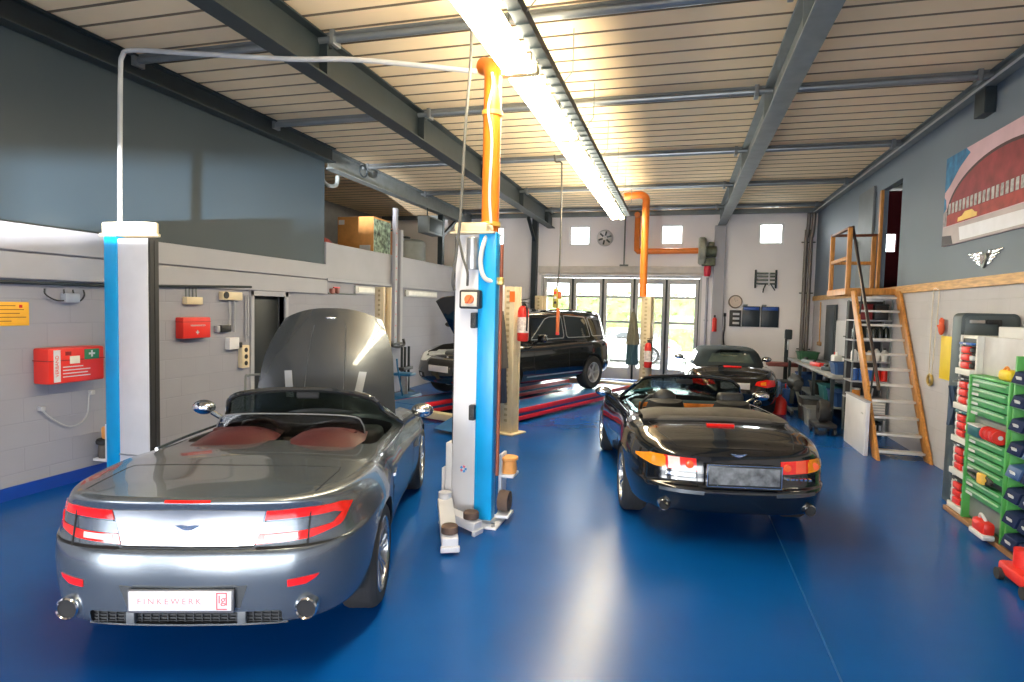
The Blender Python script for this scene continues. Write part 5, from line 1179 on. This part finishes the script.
t = thing('low_cupboard', 'narrow white cupboard standing left of the ladder foot', 'cupboard', (2.66, 10.25, 0)); G().box((0, 0, .39), (.06, 1.1, .78), .01).build('panel', M_liftwhite, t); G().box((0, 0, .785), (.08, 1.12, .02), .004).build('cap', M_whitex, t); G().box((-.035, -.4, .6), (.012, .10, .02), .004).build('handle', M_galv, t)

# ------------------------------------------------------------------ workbench along the right wall
t = thing('workbench', 'long cluttered workbench along right wall beyond the ladder', 'workbench', (3.06, 14.3, 0))
G().span((-.36, -2.2, .86), (.36, 2.5, .92), .008).build('bench_top', mat('bench_pale', (.30, .30, .30), .5, var=.15), t)
for y in (-2.1, -.5, 1.0, 2.4):
    for x in (-.32, .32): G().span((x-.03, y-.03, 0), (x+.03, y+.03, .86)).build('leg', M_steel, t)
G().span((-.33, -2.1, .30), (.33, 2.4, .33), .004).build('lower_shelf', M_steel_l, t)
def tub(label, x, y, z, sx, sy, sz, m, rz=0):
    t = thing('plastic_tub', label, 'tub', (x, y, z), rz, 'tubs around the workbench'); rows = []
    for zz, k in ((0, .84), (.01, .86), (sz, 1), (sz, 1.05), (sz-.02, 1.05), (sz-.02, 1.0)): pass
    g = G(); ol = [(1, -.8), (1, .8), (.8, 1), (-.8, 1), (-1, .8), (-1, -.8), (-.8, -1), (.8, -1)]
    g.grid([[(u*sx/2*k, v*sy/2*k, zz) for u, v in ol] for zz, k in ((.0, .0), (.0, .84), (sz, 1), (sz, 1.06), (sz-.025, 1.06), (sz-.025, .97), (.015, .82), (.015, 0))], closed=True); g.build('tub_body', m, t)
    return t
random.seed(11)
cols = [mat('tub_blue', (.02, .07, .22), .45), mat('tub_teal', (.02, .12, .15), .45), M_black, mat('tub_grey', (.16, .17, .18), .5), mat('tub_green', (.03, .12, .06), .5)]
for lab, x, y, z, a, b, c, m in (('dark blue tub on the lower shelf of the bench, nearest the ladder', 3.03, 12.55, .33, .5, .6, .28, cols[0]), ('teal tub on the lower shelf of bench, second from the ladder', 3.03, 13.35, .33, .5, .6, .3, cols[1]), ('black tub on the lower bench shelf beyond the teal one', 3.03, 14.25, .33, .5, .6, .26, cols[2]), ('blue tub at the far end of the lower bench shelf', 3.03, 15.8, .33, .5, .7, .3, cols[0]),
    ('dark grey tub on the floor in front of the workbench', 2.46, 12.02, 0, .38, .5, .34, cols[3]), ('dark green tub on the bench top at its far end', 3.05, 16.2, .92, .45, .5, .2, cols[4]), ('blue tub on the bench top near the ladder', 3.0, 12.6, .92, .40, .5, .22, cols[0])): tub(lab, x, y, z, a, b, c, m)
for lab, x, y, a, b, c, m in (('black storage crate on the floor along the workbench, nearest the ladder', 2.48, 12.62, .36, .5, .42, M_black), ('navy storage crate on floor along the workbench, middle one of three', 2.50, 15.36, .36, .5, .44, cols[0]),
    ('dark teal storage crate on the floor at far end of the workbench', 2.50, 16.0, .36, .5, .36, cols[1])):
    t = thing('storage_crate', lab, 'crate', (x, y, 0), 0, 'crates along the workbench'); G().box((0, 0, c/2), (a, b, c), .02).build('crate_body', m, t); G().box((0, 0, c+.012), (a*1.05, b*1.04, .03), .01).build('lid', M_steel, t); G().box((-a/2-.008, 0, c*.7), (.02, .14, .04), .006).build('handle', M_steel_l, t)
def jerry(label, x, y, z, m, s=1):
    t = thing('jerrycan', label, 'can', (x, y, z), 0, 'jerrycans at the workbench'); G().box((0, 0, .15*s), (.16*s, .24*s, .30*s), .03).build('can_body', m, t); G().tube([(0, -.07*s, .30*s), (0, -.06*s, .35*s), (0, .04*s, .35*s), (0, .05*s, .30*s)], .014*s, 8).build('handle', m, t); G().cyl((0, .08*s, .30*s), (0, .08*s, .35*s), .025*s).build('cap', M_red, t)
jerry('bright blue jerrycan on the floor by workbench', 2.38, 14.63, 0, mat('jerry_blue', (.02, .14, .5), .4), 1.2)
jerry('black jerrycan on the floor by workbench, behind the blue one', 2.42, 14.94, 0, M_black, 1.2)
jerry('white jerrycan standing on the bench top', 3.1, 13.6, .92, M_white_p, 1)
t = thing('oil_can', 'red oil can on the floor in front of the bench', 'can', (2.02, 13.2, 0)); G().lathe([(0, 0), (.13, 0), (.13, .24), (.10, .30), (.03, .36), (.03, .40), (0, .40)], n=22).build('can_body', M_red, t); G().tube([(.0, .0, .38), (.0, -.12, .46), (0, -.18, .52)], .012, 8).build('spout', M_galv, t)
t = thing('engine_stand', 'grey angled engine stand holding a dark gearbox before the bench', 'engine stand', (2.42, 13.8, 0))
for x in (-.2, .2): G().bar((x, -.8, .08), (x, .6, .08), .06, .06, .008).build('foot_bar', M_steel_l, t)
G().bar((0, .5, .08), (0, .38, .74), .08, .08, .01).build('upright', M_steel_l, t); G().bar((0, -.7, .10), (0, .38, .62), .06, .06, .008).build('brace', M_steel_l, t); G().bar((-.2, -.3, .08), (.2, -.3, .08), .06, .06, .008).build('cross_bar', M_steel_l, t)
g = G(); g.lathe([(0, -.3), (.09, -.28), (.12, -.1), (.16, .05), (.17, .08), (0, .08)], (0, .1, .58), 'Y', 20); g.box((0, -.05, .48), (.15, .24, .12), .03); g.build('gearbox', mat('gearbox_dark', (.06, .06, .06), .5, metal=.4, var=.3), t)
for q in ((-.2, -.78), (.2, -.78), (-.2, .58), (.2, .58)): G().cyl((q[0]-.02, q[1], .05), (q[0]+.02, q[1], .05), .05, n=14).build('castor', M_black, t)
t = thing('wheel_trolley', 'dark small wheeled trolley with reddish hub beside the white cupboard panel', 'trolley', (2.42, 11.3, 0))
G().box((0, 0, .16), (.34, .5, .06), .01).build('deck', M_black, t); g = G(); g.lathe([(.05, -.08), (.17, -.08), (.19, -.05), (.19, .05), (.17, .08), (.05, .08)], (0, .0, .39), 'X', 26, closed=True); g.build('spare_tyre', M_rubber, t); G().cyl((-.06, 0, .39), (.06, 0, .39), .06).build('hub', mat('hub_rust', (.4, .12, .06), .5), t)
for q in ((-.14, -.2), (.14, -.2), (-.14, .2), (.14, .2)): G().cyl((q[0]-.02, q[1], .065), (q[0]+.02, q[1], .065), .065, n=16).build('wheel', M_black, t)
for lab, y, L, m in (('dark metal bar lying on the bench top nearest the ladder', 13.1, .5, M_steel), ('red handled tool on the middle of the bench top', 14.3, .4, M_red), ('grey parts tray on the bench top beyond the red tool', 15.0, .6, M_steel_l)):
    t = thing('bench_tool', lab, 'tool', (2.9, y, .92), .3); G().box((0, 0, .04), (.14, L, .08), .02).build('tool_body', m, t); G().box((0, L*.35, .10), (.06, L*.2, .05), .015).build('grip', M_black, t)
# panels on the right wall above the bench
t = thing('pin_board', 'large white board on right wall above the workbench', 'board', (XR-.02, 13.9, .98)); G().box((0, 0, .44), (.03, 2.4, .98), .005).build('board_face', M_platew, t)
for y, z in ((-.6, .62), (-.55, .2)): G().box((-.10, y, z), (.2, .75, .025), .005).build('ledge', M_steel, t)
t = thing('wall_panel', 'tall narrow dark panel on right wall by the far corner', 'panel', (XR-.028, 15.62, .95)); G().box((0, 0, .66), (.04, .95, 1.32), .006).build('panel_face', mat('panel_dark', (.03, .04, .05), .5), t); G().box((-.025, -.40, .66), (.015, .03, 1.3)).build('edge_strip', M_steel, t)
t = thing('broom', 'wooden handled broom hung on the right wall near the far corner', 'broom', (XR-.028, 16.75, 1.35)); G().cyl((0, 0, 0), (0, .06, 1.0), .016).build('handle', M_woodr, t); G().box((0, 0, -.05), (.06, .30, .10), .02).build('brush', mat('bristle', (.35, .2, .1), .9), t)
t = thing('corner_duct', 'pair of dark vertical pipes in the far right corner', 'pipe', (3.22, 17.60, 0))
for dx in (-.065, .055): G().tube([(dx, .05, .0), (dx, .05, 3.95), (dx+.02, .05, 4.10), (dx+.03, -.02, 4.45), (dx+.03, -.05, 4.7)], .05, 12, smooth=3).build('pipe', mat('pipe_taupe', (.16, .14, .13), .4, metal=.3), t)
for z in (1.1, 2.6, 3.95): G().box((0, .09, z), (.34, .04, .03), .004).build('bracket', M_steel, t)

# ------------------------------------------------------------------ back wall fittings
YW = YB+.006
t = thing('wall_clock', 'round silver spoked wall clock between two small windows', 'clock', (-2.19, YW-.02, 4.12))
G().lathe([(0, -.03), (.19, -.03), (.22, -.05), (.24, -.03), (.24, .015), (0, .015)], (0, 0, 0), 'Y', 32).build('clock_case', mat('clock_silver', (.55, .55, .56), .35, metal=.3), t)
g = G()
for k in range(6): a = k*PI/3+.3; g.box((.13*math.cos(a), -.036, .13*math.sin(a)), (.13, .008, .05), rot=Matrix.Rotation(-a, 4, 'Y'))
g.build('clock_spoke', M_steel, t); g = G(); g.bar((0, -.045, 0), (.10, -.045, .08), .012, .004); g.bar((0, -.048, 0), (-.05, -.048, .15), .01, .004); g.build('hand', M_black, t)
t = thing('dial', 'round beige dial above the black label rack on the back wall', 'clock', (1.46, YW-.02, 2.34))
G().lathe([(0, -.035), (.15, -.035), (.175, -.055), (.185, -.03), (.185, .015), (0, .015)], (0, 0, 0), 'Y', 32).build('dial_case', mat('dial_rim', (.28, .22, .18), .5), t); G().cyl((0, -.037, 0), (0, -.041, 0), .15, n=32).build('dial_face', mat('dial_beige', (.62, .50, .42), .5), t); g = G(); g.bar((0, -.045, 0), (.07, -.045, .05), .012, .004); g.bar((0, -.048, 0), (-.03, -.048, .11), .01, .004); g.build('hand', M_black, t)
t = thing('label_rack', 'black rack with three white labels under the beige dial', 'rack', (1.47, YW-.04, 1.66)); G().box((0, 0, .22), (.30, .08, .45), .01).build('rack_body', M_black, t)
for k in range(3): G().box((.02, -.043, .09+.125*k), (.17, .008, .06)).build('white_label', M_platew, t)
for x, lab in ((1.88, 'dark document holder with blue top on the back wall, left of the pair'), (2.36, 'dark document holder with blue top on the back wall, right of the pair')):
    t = thing('document_holder', lab, 'document holder', (x, YW-.03, 1.66), 0, 'document holders'); G().box((0, 0, .28), (.45, .05, .56), .008).build('pocket', mat('holder_dark', (.012, .022, .035), .4), t); G().box((0, -.03, .50), (.40, .012, .09), .004).build('blue_strip', mat('strip_blue', (.02, .08, .35), .4), t); G().box((-.16, -.03, .585), (.12, .02, .05), .008).build('clip', M_steel_l, t)
t = thing('wall_bracket', 'grey green folding bracket frame high on the white back wall', 'bracket', (2.21, YW-.06, 2.72))
for x in (-.26, .26): G().bar((x, 0, .0), (x, 0, .50), .05, .05, .008).build('side_bar', M_steel, t)
for z in (.12, .22, .32, .40): G().bar((-.25, -.02, z), (.25, -.02, z), .03, .05, .006).build('cross_bar', mat('bracket_green', (.12, .14, .12), .5), t)
G().span((.06, -.05, .06), (.10, -.03, .42)).build('white_strap', M_platew, t); g = G(); g.tube([(.0, -.03, .1), (-.05, -.05, -.02), (-.06, -.05, -.12)], .018, 8); g.tube([(.14, -.03, .1), (.2, -.05, .0), (.24, -.05, -.06)], .014, 8); g.build('hanging_arm', M_steel, t)
t = thing('column_press', 'dark column drill press with red table against the back wall', 'drill press', (2.72, 17.1, 0))
G().box((0, -.05, .05), (.45, .5, .10), .02).build('base', M_black, t); G().cyl((0, .05, .1), (0, .05, 1.62), .05, n=18).build('column', M_steel, t); G().box((0, -.08, .72), (.95, .45, .10), .015).build('table', mat('press_red', (.22, .05, .05), .5), t); G().box((.02, -.02, 1.50), (.16, .22, .26), .03).build('head', M_steel, t); G().cyl((.02, -.06, 1.1), (.02, -.06, 1.38), .025).build('spindle', M_galv, t)
t = thing('motor_unit', 'dark round motor on the floor below the red press table', 'motor', (2.26, 16.5, 0)); G().lathe([(0, -.2), (.16, -.2), (.18, -.17), (.18, .17), (.16, .2), (0, .2)], (0, 0, .21), 'X', 24).build('motor_body', mat('motor_navy', (.02, .03, .06), .4), t); G().box((0, 0, .02), (.34, .28, .04), .01).build('foot', M_black, t); G().box((.0, 0, .41), (.12, .1, .06), .015).build('terminal_box', M_black, t)
t = thing('hose_reel', 'small red extinguisher fixed on the white column right of folding door', 'fire extinguisher', (.92, YB-.265, 1.50)); t.name = 'fire_extinguisher'
G().lathe([(0, 0), (.055, 0), (.06, .01), (.06, .34), (.04, .38), (0, .39)], n=20).build('cylinder', M_red, t); G().box((0, 0, .42), (.05, .05, .07), .01).build('valve', M_black, t); G().box((0, .06, .2), (.06, .05, .03), .005).build('bracket', M_steel, t)
t = thing('cable_drop', 'thin black cable hanging beside the white column', 'cable', (1.20, YB-.02, 1.05)); G().tube([(0, 0, .9), (.01, -.02, .6), (-.02, -.03, .3), (.02, -.02, .0)], .016, 8, smooth=5).build('cable', M_black, t); G().box((0, 0, .92), (.07, .05, .10), .01).build('plug_box', M_black, t)
t = thing('riser_pipe', 'white vertical pipe between folding door and white column', 'pipe', (.70, YB-.05, 0)); G().cyl((0, 0, 0), (0, 0, 3.0), .035, n=14).build('pipe', M_whitex, t)
for z in (.6, 1.8): G().box((0, .03, z), (.12, .03, .04), .006).build('clip', M_galv, t)
t = thing('drop_conduit', 'thin grey conduit on the back wall left of the orange duct', 'conduit', (-1.62, YB-.03, 3.35)); G().cyl((0, 0, 0), (0, 0, 1.42), .022, n=10).build('conduit', M_steel_l, t); G().box((0, 0, -.02), (.25, .05, .05), .008).build('end_box', M_steel_l, t)

# ------------------------------------------------------------------ right wall: picture, emblem, hangings
t = thing('wall_picture', 'large picture of a red domed hall with a yellow car high on grey wall', 'picture', (XR-.02, 9.56, 2.99))
W_, H_ = 2.9, 1.18                                   # u runs towards the viewer along the wall
def pic(u, v, w): return (-.012-w, -u, v)
G().prism([(0, 0), (W_, 0), (W_, H_), (0, H_)], lambda u, v, w: (.018-w, -u, v), .03).build('canvas', mat('sky_pink', (.58, .38, .43), .6, var=.18, scale=1.5), t)
def el(cx, cy, rx, ry, a0, a1, n=28): return [(cx+rx*math.cos(a0+(a1-a0)*k/n), cy+ry*math.sin(a0+(a1-a0)*k/n)) for k in range(n+1)]
L1 = lambda u, v, w: (-.0125-w, -u, v)
L2 = lambda u, v, w: (-.0150-w, -u, v)
L3 = lambda u, v, w: (-.0175-w, -u, v)
G().prism([(0, .72), (.16, .80), (.42, .98), (.70, 1.10), (.58, H_), (0, H_)], L1, .002).prism([(0, .44), (.08, .50), (.05, .62), (0, .66)], L1, .002).build('blue_cloud', mat('cloud_blue', (.02, .15, .32), .6, var=.5, scale=6), t)
G().prism(el(1.55, .40, 1.46, .60, 0, PI), L1, .002).build('dome_edge', mat('dome_dark', (.05, .02, .025), .6), t)
G().prism(el(1.55, .40, 1.40, .56, 0, PI), L2, .002).build('dome', mat('dome_red', (.22, .02, .028), .6, var=.3, scale=5), t)
G().prism([(.12, .40), (W_-.02, .40), (W_-.02, .26), (.12, .26)], L2, .002).build('lower_facade', mat('facade_red', (.30, .03, .025), .6, var=.25, scale=8), t)
g = G()
for k in range(26): g.prism([(.16+k*.105, .41), (.225+k*.105, .41), (.225+k*.105, .55), (.16+k*.105, .55)], L3, .002)
g.build('arcade', mat('arcade_grey', (.36, .36, .36), .6, var=.5, scale=16), t)
G().prism([(0, 0), (W_, 0), (W_, .25), (0, .25)], L1, .002).build('forecourt', mat('forecourt_grey', (.40, .34, .35), .5, var=.2, scale=2), t)
G().prism([(.0, .0), (.34, .0), (.28, .12), (0, .14)], L2, .002).build('dark_corner', mat('corner_dark', (.06, .05, .06), .6), t)
G().prism([(.55, .03), (2.5, .03), (2.3, .18), (.5, .20)], L2, .002).build('bright_paving', mat('paving_bright', (.68, .67, .72), .3, var=.05), t)
G().prism([(.46, .275), (.98, .275), (.99, .32), (.92, .335), (.85, .375), (.66, .38), (.58, .335), (.47, .325)], L3, .003).build('yellow_car_shape', mat('picture_yellow', (.82, .55, .12), .5), t)
G().prism([(.0, .26), (.12, .26), (.12, .44), (.06, .48), (0, .44)], L2, .002).build('side_building', mat('side_grey', (.25, .22, .24), .6, var=.5, scale=14), t)
t = thing('wing_emblem', 'polished metal wings emblem on grey wall below the large picture', 'emblem', (XR-.018, 8.38, 2.70))
def wv(u, v, w): return (.02-w, -u, v)
for s in (-1, 1):
    for k, (r0, r1, v0, v1, q) in enumerate(((.06, .43, .085, .115, .085), (.06, .36, .045, .07, .045), (.06, .28, .005, .03, .005), (.05, .20, -.035, -.01, -.035))):
        G().prism([(s*r0, v0-.012), (s*(r1*.6), v0-.004), (s*r1, q+.018), (s*(r1-.015), q+.036), (s*(r1*.55), v1+.004), (s*r0, v1+.004)], wv, .02, .003).build('feather', M_chrome, t)
G().prism([(-.07, .09), (.07, .09), (.085, .03), (.05, -.05), (0, -.085), (-.05, -.05), (-.085, .03)], wv, .032, .006).build('centre_shield', mat('shield_dark', (.18, .19, .18), .3, metal=.8), t)
G().prism([(-.045, .07), (.045, .07), (.05, .02), (0, -.04), (-.05, .02)], lambda u, v, w: (-.012-w, -u, v), .006).build('shield_face', M_chrome, t)
t = thing('hanging_sheet', 'yellow sheet hung on the right wall between ladder and grey locker', 'sheet', (XR-.004, 9.26, 1.20)); G().box((0, 0, .29), (.012, .40, .58), .003).build('sheet', M_yellow, t); G().cyl((-.01, 0, .59), (.008, 0, .59), .012).build('pin', M_galv, t)
t = thing('glove', 'orange red glove hung above the yellow sheet on right wall', 'glove', (XR-.05, 9.36, 1.80))
g = G(); g.sph((0, 0, .08), .07, (.5, .9, 1.3), 16)
for k in range(4): g.tube([(0, -.045+.03*k, .12), (0, -.05+.034*k, .20+.012*(k % 3))], .014, 8)
g.tube([(0, .05, .06), (-.01, .09, .12)], .014, 8); g.build('glove', mat('glove_red', (.75, .10, .03), .6), t)
t = thing('pull_cord', 'cream looped pull cord with brass ring on right wall beside ladder', 'cord', (XR-.03, 9.70, 1.15))
G().tube([(0, .04, .06), (0, .06, .6), (0, .05, 1.2), (0, .0, 1.28), (0, -.10, 1.26), (0, -.14, 1.2), (0, -.10, .6), (0, -.04, .06)], .008, 6, smooth=4).build('cord', mat('cord_cream', (.75, .68, .58), .7), t)
G().tube([(0, .075*math.cos(a), .075*math.sin(a)) for a in [2*PI*k/24 for k in range(24)]], .018, 8, True).build('ring', MATS['brass'], t)

# ------------------------------------------------------------------ grey locker and tool storage on the right
t = thing('locker', 'tall dark grey locker with rounded top corners behind the tool racks', 'locker', (3.165, 7.66, 0))
def rr(w, h, r, n=6): return [(-w/2, 0), (w/2, 0)]+[(w/2-r+r*math.cos(a), h-r+r*math.sin(a)) for a in [PI/2*k/n for k in range(n+1)]]+[(-w/2+r-r*math.sin(a), h-r+r*math.cos(a)) for a in [PI/2*k/n for k in range(n+1)]]
M_lock = mat('locker_slate', (.055, .075, .085), .45, var=.06)
G().prism(rr(.53, 2.08, .06), lambda u, v, w: (u, -.16+w, v), .22, .006).build('cabinet', M_lock, t)
G().prism(rr(.47, 2.02, .05), lambda u, v, w: (u, -.172+w, v+.03), .012, .003).build('door', mat('locker_door', (.075, .10, .112), .4, var=.06), t)
G().box((-.13, -.18, 1.99), (.14, .02, .035), .008).build('nameplate', M_galv, t); g = G(); g.box((.01, -.18, 1.99), (.12, .03, .05), .01); g.box((.075, -.18, 1.95), (.035, .03, .13), .01); g.build('latch', M_black, t)
t = thing('cloth', 'slate blue cloth hung at the left edge of grey locker', 'cloth', (2.868, 7.46, 1.30))
rows = [[(.05*math.sin(3*v+a*2)*.5+.03*math.cos(a), (.03+.10*v*(1.3-v))*math.cos(a)+.02*math.sin(5*a), -.42*v) for a in [2*PI*k/22 for k in range(22)]] for v in [k/10 for k in range(11)]]
G().grid([[(-.03+x, y, z) for x, y, z in r] for r in rows], closed=True).build('cloth', mat('cloth_blue', (.045, .075, .13), .85, bump=.3), t); G().cyl((.034, 0, .05), (-.03, 0, .05), .008).build('hook', M_galv, t)

RX = 2.78
t = thing('tool_rack', 'white narrow tool rack with red packs beside the grey locker', 'tool rack', (RX+.12, 7.12, .05))
M_rk = mat('rack_white', (.70, .69, .66), .5)
G().span((-.05, -.18, 0), (.28, .18, 1.80), .006).build('rack_back', M_rk, t)
zb = [1.78, 1.46, 1.10, .76, .42, .06]
for y in (-.175, .175): G().span((-.075, y-.01, 0), (-.05, y+.01, 1.80), .003).build('side_rail', M_rk, t)
for k in range(5): G().span((-.115, -.165, zb[k+1]-.06), (-.05, .165, zb[k+1]), .003).build('tray', M_rk, t)
nm = ('top', 'second', 'third', 'fourth', 'lowest')
for k in range(5):
    z1, z0 = zb[k], zb[k+1]
    G().span((-.056, -.16, z0+.005), (-.0495, .16, z1-.065 if k else z1-.01)).build('tray_back', M_black, t)
    for j in range(3):
        q = thing('tool_pack', 'red tool pack in the %s compartment of the white rack' % nm[k], 'tool pack', (RX+.035, 7.12, .05+z0+.004+.078*j), 0, 'red tool packs in the %s compartment' % nm[k])
        G().box((.0, .0, .035), (.05, .15, .066), .012).build('pack', M_red, q)
        for yy in (-.115, .115): G().box((.005, yy, .035), (.035, .06, .05), .01).build('white_end', M_platew if (j+k) % 2 or yy > 0 else M_black, q)
    q = thing('tool_case', 'flat %s tool case above the red packs in the %s compartment' % (('blue', 'dark', 'teal', 'dark', 'black')[k], nm[k]), 'tool case', (RX+.035, 7.12, .05+z0+.242), 0, 'tool cases in the white rack')
    if k == 1 or z1-z0 < .3: pass
    G().box((0, 0, .014), (.045, .28, .026), .008).build('case', (M_canblue, M_black, cols[1], M_black, M_black)[k], q); G().box((-.024, 0, .014), (.006, .05, .014)).build('catch', M_platew, q)
t = thing('drawer_cabinet', 'green parts drawer cabinet under a grey back panel, right of the white rack', 'drawer cabinet', (RX, 6.53, .05))
M_green = mat('drawer_green', (.05, .27, .09), .38, var=.18, scale=5); M_greend = mat('frame_green', (.08, .36, .08), .4)
g = G(); g.span((.06, -.36, 0), (.52, .37, 1.40), .004); g.build('carcass', mat('carcass_green', (.02, .10, .04), .5), t)
for y in (-.37, .38): G().span((-.01, y-.015, 0), (.52, y+.015, 1.42), .003).build('side_frame', M_greend, t)
G().span((.0, -.385, 1.40), (.52, .395, 1.425), .003).build('top_frame', M_greend, t)
G().span((.10, -.385, 1.43), (.13, .395, 1.80), .004).build('back_panel', mat('panel_grey_white', (.52, .51, .54), .5), t)
def drawer(z0, z1):
    d = G().span((.0, -.35, z0+.006), (.07, .36, z1-.006), .006).build('drawer', M_green, t)
    G().span((-.012, -.30, z1-.035), (.0, .30, z1-.02), .003).build('grip_lip', mat('grip_pale', (.35, .55, .35), .3), d)
    G().span((-.006, .20, z0+.012), (.0, .32, z0+.035)).build('label', M_platew, d)
for z in (1.31, 1.22, 1.13, 1.04): drawer(z, z+.09)
for z in (.76, .67, .58, .49): drawer(z, z+.085)
for z in (.34, .25): drawer(z, z+.085)
for z0, z1 in ((.85, 1.03), (.43, .485), (.03, .245)): G().span((.052, -.355, z0), (.062, .365, z1)).build('open_bay', M_steel_l if z0 != .43 else M_black, t)
for k in range(3):
    q = thing('parts_reel', 'red reel lying in the upper open bay of green cabinet, %s' % ('nearest the viewer', 'in the middle', 'nearest the white rack')[k], 'reel', (RX-.018, 6.27+.085*k, .902), 0, 'red reels in the green cabinet')
    G().lathe([(.02, -.035), (.065, -.035), (.065, -.025), (.045, -.02), (.045, .02), (.065, .025), (.065, .035), (.02, .035)], (0, 0, .07), 'Y', 20, closed=True).build('reel', M_red, q); G().cyl((0, -.037, .07), (0, .037, .07), .02).build('core', M_platew, q)
q = thing('parts_box', 'small teal and white parts box in the upper open bay of green cabinet', 'box', (RX+.0, 6.70, .90)); G().box((0, 0, .05), (.09, .22, .10), .01).build('box_body', cols[1], q); G().box((0, 0, .105), (.095, .225, .015), .004).build('lid', M_platew, q)
q = thing('cable_bundle', 'black cable bundle with a yellow plug in the lower bay of green cabinet', 'cable', (RX-.0225, 6.55, .555))
G().tube([(.0, .24*math.cos(a)*(1-.02*k/10), .032*math.sin(a)-.02+.003*(k % 5)) for k, a in enumerate([2*PI*k/18 for k in range(54)])], .012, 6).build('cable', M_black, q); G().box((-.02, -.08, -.01), (.05, .10, .10), .015).build('plug', mat('plug_yellow', (.85, .5, .08), .4), q)
q = thing('floor_machine', 'red and white machine on the floor shelf at the foot of green cabinet', 'machine', (RX-.06, 6.34, .052)); G().box((0, 0, .09), (.10, .24, .12), .03).build('machine_body', M_red, q); G().box((-.01, .0, .02), (.10, .28, .05), .015).build('machine_base', M_platew, q); G().tube([(0, -.05, .15), (-.02, 0, .20), (0, .07, .15)], .014, 8, smooth=4).build('handle', M_platew, q)
q = thing('rack_plinth', 'brown wooden plank under the tool racks on the floor', 'plank', (RX+.29, 6.30, 0)); G().box((0, 0, .024), (.62, 2.02, .048), .006).build('plank', mat('plank_brown', (.28, .14, .06), .6, var=.25), q)
q = thing('carry_case', 'yellow rounded case on top of the green drawer cabinet', 'case', (RX+.032, 6.25, 1.478)); G().box((0, 0, .05), (.12, .20, .10), .035, seg=4).build('case', M_yellow, q); G().tube([(-.03, -.05, .09), (-.03, 0, .125), (-.03, .05, .09)], .010, 8, smooth=4).build('handle', mat('case_orange', (.75, .25, .03), .5), q)
q = thing('carton', 'long white carton lying on top of the grey back panel', 'box', (RX+.30, 6.52, 1.475)); G().box((0, 0, .24), (.26, .62, .47), .006).build('carton', M_platew, q); G().box((-.132, 0, .24), (.003, .62, .02)).build('tape', mat('tape_pale', (.62, .60, .56), .4), q)
t = thing('bin_rack', 'rack of dark blue storage bins in green frame at the right edge', 'bin rack', (RX-.02, 5.72, .05))
for y in (-.38, .38): G().span((.02, y-.015, 0), (.5, y+.015, 1.66), .003).build('side_frame', M_greend, t)
M_bin = mat('bin_navy', (.006, .016, .065), .7, spec=.15)
for k in range(8):
    z = .02+.2*k
    sh = G().span((.0, -.365, z), (.5, .365, z+.014), .003).build('shelf', M_greend, t)
    for j in range(3):
        y = -.24+.24*j
        b = G().prism([(.0, .016), (.03, .11), (.30, .16), (.42, .16), (.42, .016)], lambda u, v, w: (u-.03, y-.105+w, z+v), .21, .006).build('bin', M_bin if (k+j) % 5 else cols[0], t)
        G().box((-.018, y, z+.06), (.008, .08, .035), .002, rot=Matrix.Rotation(-.3, 4, 'Y')).build('bin_label', M_platew, b)
q = thing('trolley_jack', 'red trolley jack on the floor at the right edge of picture', 'jack', (2.58, 5.28, 0)); G().box((0, 0, .09), (.20, .5, .10), .03).build('jack_body', M_red, q); G().cyl((0, .1, .12), (0, .1, .28), .06).build('lift_cup', M_red, q); G().tube([(0, -.2, .14), (0, -.35, .5), (0, -.37, .7)], .018, 8).build('handle', M_red, q)
for q2 in ((-.11, -.18), (.11, -.18), (-.11, .18), (.11, .18)): G().cyl((q2[0]-.02, q2[1], .045), (q2[0]+.02, q2[1], .045), .045, n=16).build('wheel', M_rubber, q)
import re,sys
def sub(fn, pairs):
    s=open(fn).read()
    for a,b in pairs:
        if a not in s: print('MISSING',fn,a[:70]); continue
        s=s.replace(a,b)
    open(fn,'w').write(s)
